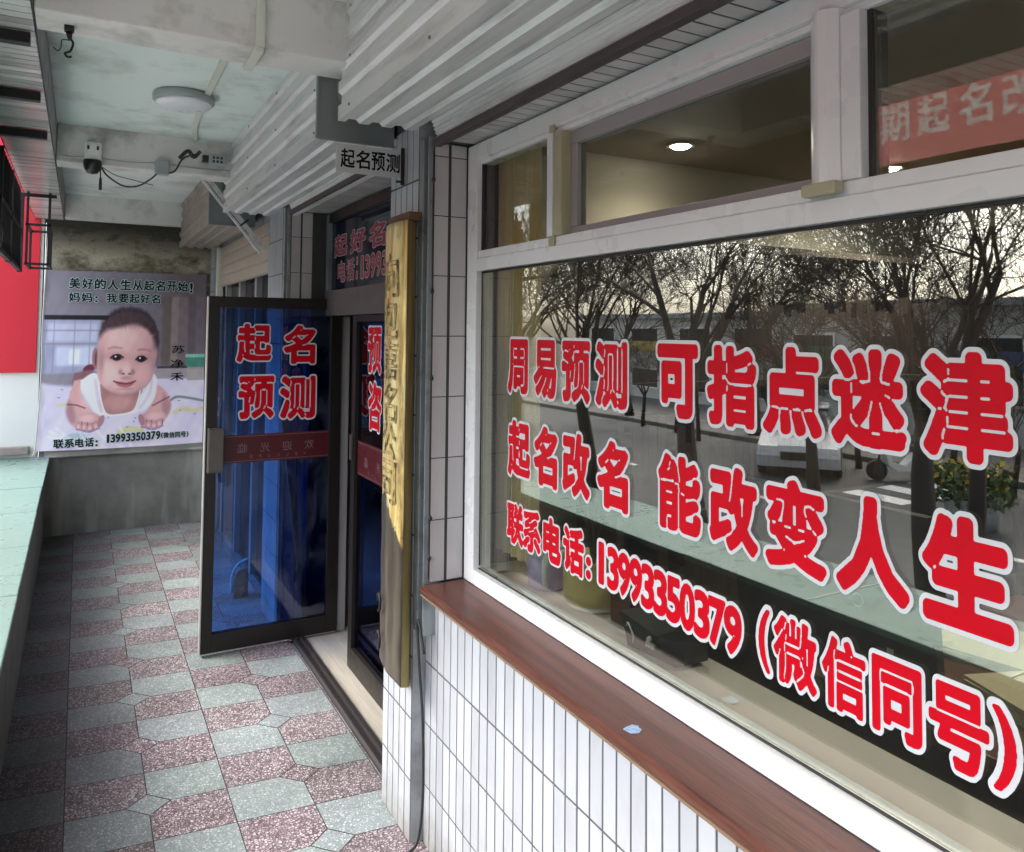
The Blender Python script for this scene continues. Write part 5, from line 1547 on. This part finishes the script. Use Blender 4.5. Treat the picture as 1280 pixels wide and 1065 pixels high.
bm = NB(); box(bm, 2.35, 2.85, 1.55, 2.02, 0.44, 0.54, bev=0.04); obj('seat', bm, 'black', t)
bm = NB(); box(bm, 2.80, 2.90, 1.55, 2.02, 0.56, 1.20, bev=0.045); obj('backrest', bm, 'black', t)
bm = NB(); tube(bm, [(2.6, 1.78, 0.06), (2.6, 1.78, 0.44)], 0.03, 10)
for k in range(5): tube(bm, [(2.6, 1.78, 0.09), (2.6 + 0.28 * math.cos(k * 1.257), 1.78 + 0.28 * math.sin(k * 1.257), 0.035)], 0.02, 6)
obj('base', bm, 'black', t)
t = thing('cabinet', 'tall black cabinet against the back wall of the window shop', 'cabinet', (4.1, 0.3, 0))
bm = NB(); box(bm, 3.9, 4.39, -0.9, 1.15, 0.003, 1.62, bev=0.004); obj('body', bm, 'black', t)
bm = NB()
for yy in (-0.86, -0.18, 0.5): box(bm, 3.885, 3.899, yy, yy + 0.62, 0.06, 1.58, bev=0.003)
obj('door', bm, 'in_dark', t)
t = thing('picture_frame', 'dark framed picture on the back wall of the window shop', 'picture', (4.38, 2.0, 1.45))
bm = NB()
for a, b, c, d in ((1.35, 1.40, 1.42, 1.95), (1.95, 2.0, 1.42, 1.95), (1.4005, 1.9495, 1.42, 1.46), (1.4005, 1.9495, 1.91, 1.95)): box(bm, 4.36, 4.398, a, b, c, d)
obj('frame', bm, 'black', t)
bm = NB(); box(bm, 4.38, 4.397, 1.4005, 1.9495, 1.4605, 1.9095); obj('print', bm, simple('dim picture', (0.12, 0.13, 0.10), 0.3, var=0.5, scale=5), t)

# ------------------------------------------------------------------ street (seen mirrored in the window)
ZS = -1.6
M['asphalt'] = simple('asphalt', (0.060, 0.062, 0.065), 0.8, var=0.2, scale=3, dirt=((0.10, 0.10, 0.10), 0.5))
M['paving'] = simple('street paving', (0.52, 0.51, 0.49), 0.8, var=0.2, scale=2)
M['bark'] = simple('dark bark', (0.035, 0.028, 0.024), 0.9, var=0.35, scale=20, bstr=0.5)
M['twig'] = simple('bare twigs', (0.05, 0.038, 0.030), 0.9, var=0.2)
bm = NB(); box(bm, -60, -0.6, -40, 60, ZS - 0.2, ZS); struct(obj('road', bm, 'asphalt'))
bm = NB(); box(bm, -4.0, -0.605, -40, 60, ZS, ZS + 0.13, bev=0.02); struct(obj('pavement', bm, 'paving'))
bm = NB(); box(bm, -26, -15.0, -40, 60, ZS, ZS + 0.13, bev=0.02); struct(obj('pavement', bm, simple('far paving', (0.13, 0.125, 0.12), 0.85, var=0.3, scale=1.5)))
bm = NB()
for k in range(3): box(bm, -13.9 + k * 1.05, -13.9 + k * 1.05 + 0.5, 9.3, 10.6, ZS, ZS + 0.004)
for k in range(14): box(bm, -9.6, -9.45, -20 + k * 5, -18 + k * 5, ZS, ZS + 0.0041)
o = obj('road_marking', bm, simple('road paint', (0.7, 0.7, 0.68), 0.6, var=0.2, scale=8)); struct(o)

def tree_mesh(seed, height, trunk_r, lean):
    rnd = random.Random(seed)
    bt, bb = NB(), NB()
    def grow(bm, p, d, L, r, depth, maxd):
        n = 4 if depth < 2 else 3
        pts, rads = [p], [r]
        q, dd = p.copy(), d.copy()
        for k in range(n):
            dd = (dd + Vector((rnd.uniform(-1, 1), rnd.uniform(-1, 1), rnd.uniform(-0.35, 0.6))) * (0.10 + 0.05 * depth)).normalized()
            q = q + dd * (L / n); pts.append(q.copy()); rads.append(r * (1 - 0.42 * (k + 1) / n))
        tube(bm, pts, rads, 7 if depth == 0 else (5 if depth < 3 else 3), cap=(depth == 0))
        if depth >= maxd: return
        kids = rnd.randint(4, 5) if depth == 0 else rnd.randint(3, 4)
        for k in range(kids):
            tpos = 1.0 if (k == 0) else rnd.uniform(0.3 if depth else 0.75, 1.0)
            fi = min(int(tpos * n), n - 1); ff = tpos * n - fi
            pp = pts[fi].lerp(pts[fi + 1], min(ff, 1.0)); rr = rads[min(fi + 1, n)]
            ax = dd.orthogonal().normalized(); ax = Matrix.Rotation(rnd.uniform(0, 6.28), 3, dd) @ ax
            ang = rnd.uniform(0.35, 0.95) if depth else rnd.uniform(0.35, 0.85)
            nd = (Matrix.Rotation(ang, 3, ax) @ dd)
            nd = (nd + Vector((0, 0, 0.18))).normalized()
            grow(bb, pp, nd, L * rnd.uniform(0.58, 0.82), max(rr * rnd.uniform(0.5, 0.75), 0.006), depth + 1, maxd)
    grow(bt, Vector((0, 0, 0)), Vector((lean, 0.05, 1)).normalized(), height * 0.30, trunk_r, 0, 6)
    return bt, bb
def make_tree(seed, loc, height, r, label, lean=0.0):
    t = thing('street_tree', label, 'tree', loc, 'bare street trees along the road')
    bt, bb = tree_mesh(seed, height, r, lean)
    for b in (bt, bb): bmesh.ops.translate(b, verts=b.verts[:], vec=Vector(loc))
    obj('trunk', bt, 'bark', t, fixn=False); obj('crown', bb, 'twig', t, fixn=False)
    return t
TA = make_tree(11, (-6.2, 9.2, ZS), 8.2, 0.20, 'bare tree across the parapet whose reflected trunk forks behind the window letters', 0.12)
TB = make_tree(23, (-5.6, 5.0, ZS), 7.6, 0.16, 'bare tree nearest to the parapet, reflected at the right of the window', -0.1)
TC = make_tree(37, (-7.0, 13.2, ZS), 8.0, 0.17, 'slim bare tree up the road, reflected at the left of the window', 0.05)
lab = ['bare tree standing at the far kerb beside the parked car', 'bare tree at the far kerb in front of the pale house', 'bare tree at the far kerb opposite the big window', 'bare tree at the far kerb near the scooters', 'bare tree at the near kerb farthest up the road', 'bare tree in the road strip between the forked tree and the car', 'small bare tree in the road strip nearest the flower tub']
spots = [(TA, (-15.6, 17.0), 1.3, 1.1), (TB, (-15.8, 12.0), 2.4, 1.2), (TC, (-15.7, 8.0), 3.9, 1.15), (TB, (-15.5, 23.0), 5.0, 1.1), (TA, (-7.6, 17.5), 0.6, 1.0), (TC, (-10.5, 10.6), 2.0, 0.8), (TA, (-8.2, 6.2), 4.2, 0.72)]
for (src, (x, y), rz, sc), lb in zip(spots, lab):
    dup(src, (x, y, ZS), rz, lb, sc)

for k in range(9):
    dup((TA, TB, TC)[k % 3], (-14.3 + 0.5 * math.sin(k * 2.3), 7.0 + k * 1.75, ZS), k * 1.9, 'low bare bushy tree in the row along the far kerb', 0.40 + 0.05 * (k % 3))

def house(x0, x1, y0, y1, zt, col, label, rows, cols, roof=True):
    t = thing('street_house', label, 'building', ((x0 + x1) / 2, (y0 + y1) / 2, ZS), 'buildings across the street')
    bm = NB(); box(bm, x0, x1, y0, y1, ZS, zt); obj('wall', bm, simple('house wall', col, 0.85, var=0.1, scale=1.5), t)
    hh = (zt - ZS) / rows; ww = (y1 - y0) / cols
    for r in range(rows):
        for c in range(cols):
            a, b = y0 + c * ww + ww * 0.2, y0 + (c + 1) * ww - ww * 0.2; z0_, z1_ = ZS + r * hh + hh * 0.3, ZS + (r + 1) * hh - hh * 0.2
            bm = NB(); box(bm, x1 + 0.002, x1 + 0.05, a, b, z0_, z1_); f = obj('window', bm, 'upvc', t)
            bm = NB(); box(bm, x1 + 0.051, x1 + 0.056, a + 0.08, b - 0.08, z0_ + 0.08, z1_ - 0.08); obj('pane', bm, 'shop_pane', f)
    for c in range(cols):
        bm = NB(); box(bm, x1 + 0.06, x1 + 0.14, y0 + c * ww + ww * 0.08, y0 + (c + 1) * ww - ww * 0.08, ZS + 2.25, ZS + 2.75, bev=0.01); obj('shop_sign', bm, simple('shop sign', [(0.30, 0.03, 0.03), (0.03, 0.10, 0.06), (0.35, 0.28, 0.06), (0.05, 0.07, 0.16)][(c + int(y0)) % 4], 0.5, var=0.3, scale=4), t)
    bm = NB(); box(bm, x0 - 0.2, x1 + 0.35, y0 - 0.2, y1 + 0.2, zt + 0.002, zt + 0.22, bev=0.02); obj('roof', bm, 'cement', t)
M['shop_pane'] = simple('dark window pane', (0.03, 0.035, 0.04), 0.1)
house(-30, -21, 20.5, 34, 2.2, (0.55, 0.54, 0.51), 'pale two storey house far up across the street', 2, 4)
house(-29, -20, 11.0, 20, 2.4, (0.50, 0.50, 0.48), 'low white house across the street behind the parked car', 1, 3)
house(-30, -21, 1.0, 10.4, 2.9, (0.24, 0.20, 0.18), 'brown grey two storey house across the street opposite the window', 2, 4)
house(-30, -21, -9, 0.4, 3.0, (0.22, 0.21, 0.20), 'grey two storey house across the street nearest the camera', 2, 4)

def car(x, y, ang, paint, label):
    loc = Vector((x, y, ZS))
    t = thing('parked_car', label, 'car', loc, 'cars parked across the street')
    L, W = 4.3, 1.75
    def tr(bm):
        bmesh.ops.rotate(bm, verts=bm.verts[:], cent=(0, 0, 0), matrix=Matrix.Rotation(RAD(ang), 3, 'Z'))
        bmesh.ops.translate(bm, verts=bm.verts[:], vec=loc)
    prof = [(-2.1, 0.28), (2.05, 0.25), (2.15, 0.5), (2.05, 0.72), (1.1, 0.92), (0.95, 0.96), (-1.75, 0.98), (-2.1, 0.9), (-2.15, 0.5)]
    bm = NB()
    def loft(prof, w0, w1, zlo, zhi):
        sec = []
        for s in (-1, -0.86, 0.86, 1):
            sec.append([bm.verts.new((p[0] * (0.97 if abs(s) == 1 else 1), s * (w0 + (w1 - w0) * (p[1] - zlo) / (zhi - zlo)) / 2, p[1])) for p in prof])
        n = len(prof)
        for a in range(3):
            for i in range(n):
                f = bm.faces.new((sec[a][i], sec[a][(i + 1) % n], sec[a + 1][(i + 1) % n], sec[a + 1][i]))
        bm.faces.new(sec[0]); bm.faces.new(list(reversed(sec[3])))
    loft(prof, W, W * 0.96, 0.25, 0.98); 
    loft([(-1.3, 1.42), (-0.9, 1.46), (-0.1, 1.46), (0.3, 1.42), (0.25, 1.38), (-1.25, 1.38)], 1.25, 1.2, 1.38, 1.46)
    tr(bm); obj('body', bm, simple('car paint', paint, 0.2, var=0.02), t)
    bm = NB(); loft([(1.0, 0.965), (0.28, 1.379), (-1.28, 1.379), (-1.9, 0.985)], 1.5, 1.2, 0.96, 1.38); tr(bm); obj('windows', bm, 'shop_pane', t)
    for x in (-1.3, 1.35):
        for s in (-1, 1):
            bm = NB(); tube(bm, [(x, s * 0.72, 0.31), (x, s * 0.89, 0.31)], 0.31, 20); tr(bm); w = obj('wheel', bm, 'rubber', t)
            bm = NB(); tube(bm, [(x, s * 0.88, 0.31), (x, s * 0.895, 0.31)], 0.19, 16); tr(bm); obj('rim', bm, 'edge_alu', w)
    for s in (-1, 1):
        bm = NB(); box(bm, 1.98, 2.12, s * 0.62 - 0.2, s * 0.62 + 0.2, 0.58, 0.72, bev=0.03); tr(bm); obj('headlight', bm, 'diffuser', t)
    bm = NB(); box(bm, 2.08, 2.17, -0.36, 0.36, 0.42, 0.60, bev=0.02); tr(bm); obj('grille', bm, 'black', t)
car(-13.2, 13.2, -38, (0.55, 0.56, 0.58), 'white car parked at an angle across the street, reflected under the letters')
car(-14.0, 4.0, -85, (0.22, 0.04, 0.04), 'dark red car parked across the street nearest the camera')
def scooter(loc, rz, label):
    t = thing('scooter', label, 'scooter', loc, 'scooters parked across the street')
    loc = Vector(loc); R = Matrix.Rotation(rz, 3, 'Z')
    def tr(bm):
        bmesh.ops.rotate(bm, verts=bm.verts[:], cent=(0, 0, 0), matrix=R); bmesh.ops.translate(bm, verts=bm.verts[:], vec=loc)
    for x in (-0.6, 0.62):
        bm = NB(); tube(bm, [(x, -0.05, 0.22), (x, 0.05, 0.22)], 0.22, 16); tr(bm); obj('wheel', bm, 'rubber', t)
    bm = NB(); prism(bm, [(-0.75, 0.45), (-0.5, 0.25), (0.2, 0.22), (0.42, 0.35), (0.52, 0.85), (0.46, 0.88), (0.32, 0.42), (0.05, 0.34), (-0.2, 0.6), (-0.75, 0.68)], 1, -0.15, 0.15); tr(bm); obj('body', bm, 'white_plastic', t)
    bm = NB(); box(bm, -0.75, -0.12, -0.13, 0.13, 0.69, 0.77, bev=0.03); tr(bm); obj('seat', bm, 'black', t)
    bm = NB(); tube(bm, [(0.62, 0, 0.25), (0.46, 0, 1.0)], 0.025, 8); tube(bm, [(0.42, -0.33, 1.02), (0.46, 0, 0.98), (0.42, 0.33, 1.02)], 0.018, 8); tr(bm); obj('handlebar', bm, 'black', t)
scooter((-13.6, 10.8, ZS), 0.5, 'white scooter parked across the street left of the flower tub')
scooter((-12.6, 7.0, ZS), 0.3, 'white scooter parked across the street at the right of the reflection')
scooter((-12.8, 6.2, ZS), 0.2, 'white scooter parked across the street farthest right')
t = thing('flower_tub', 'tub of green leaves and yellow flowers at the far kerb, reflected in the window', 'planter', (-10.8, 7.7, ZS))
bm = NB(); lathe(bm, [(0.35, ZS + 0.005), (0.45, ZS + 0.5), (0.40, ZS + 0.5), (0.38, ZS + 0.45), (0, ZS + 0.45)], -10.8, 7.7, 20); obj('tub', bm, 'cement', t)
def leaves(n, size, zr, mat, name):
    bm = NB()
    for _ in range(n):
        a, r = random.uniform(0, 6.28), 0.62 * math.sqrt(random.random()); z = ZS + random.uniform(*zr)
        c = Vector((-10.8 + r * math.cos(a), 7.7 + r * math.sin(a), z)); u = Vector((random.uniform(-1, 1), random.uniform(-1, 1), random.uniform(-1, 1))).normalized(); v = u.orthogonal().normalized()
        s = size * random.uniform(0.6, 1.3)
        bm.faces.new([bm.verts.new(c + u * s), bm.verts.new(c + v * s * 0.5), bm.verts.new(c - u * s), bm.verts.new(c - v * s * 0.5)])
    obj(name, bm, mat, t, fixn=False)
leaves(900, 0.07, (0.42, 1.0), simple('green leaf', (0.06, 0.10, 0.03), 0.6, var=0.4), 'foliage')
leaves(160, 0.06, (0.7, 1.15), simple('yellow petal', (0.60, 0.42, 0.05), 0.6, var=0.3), 'flowers')
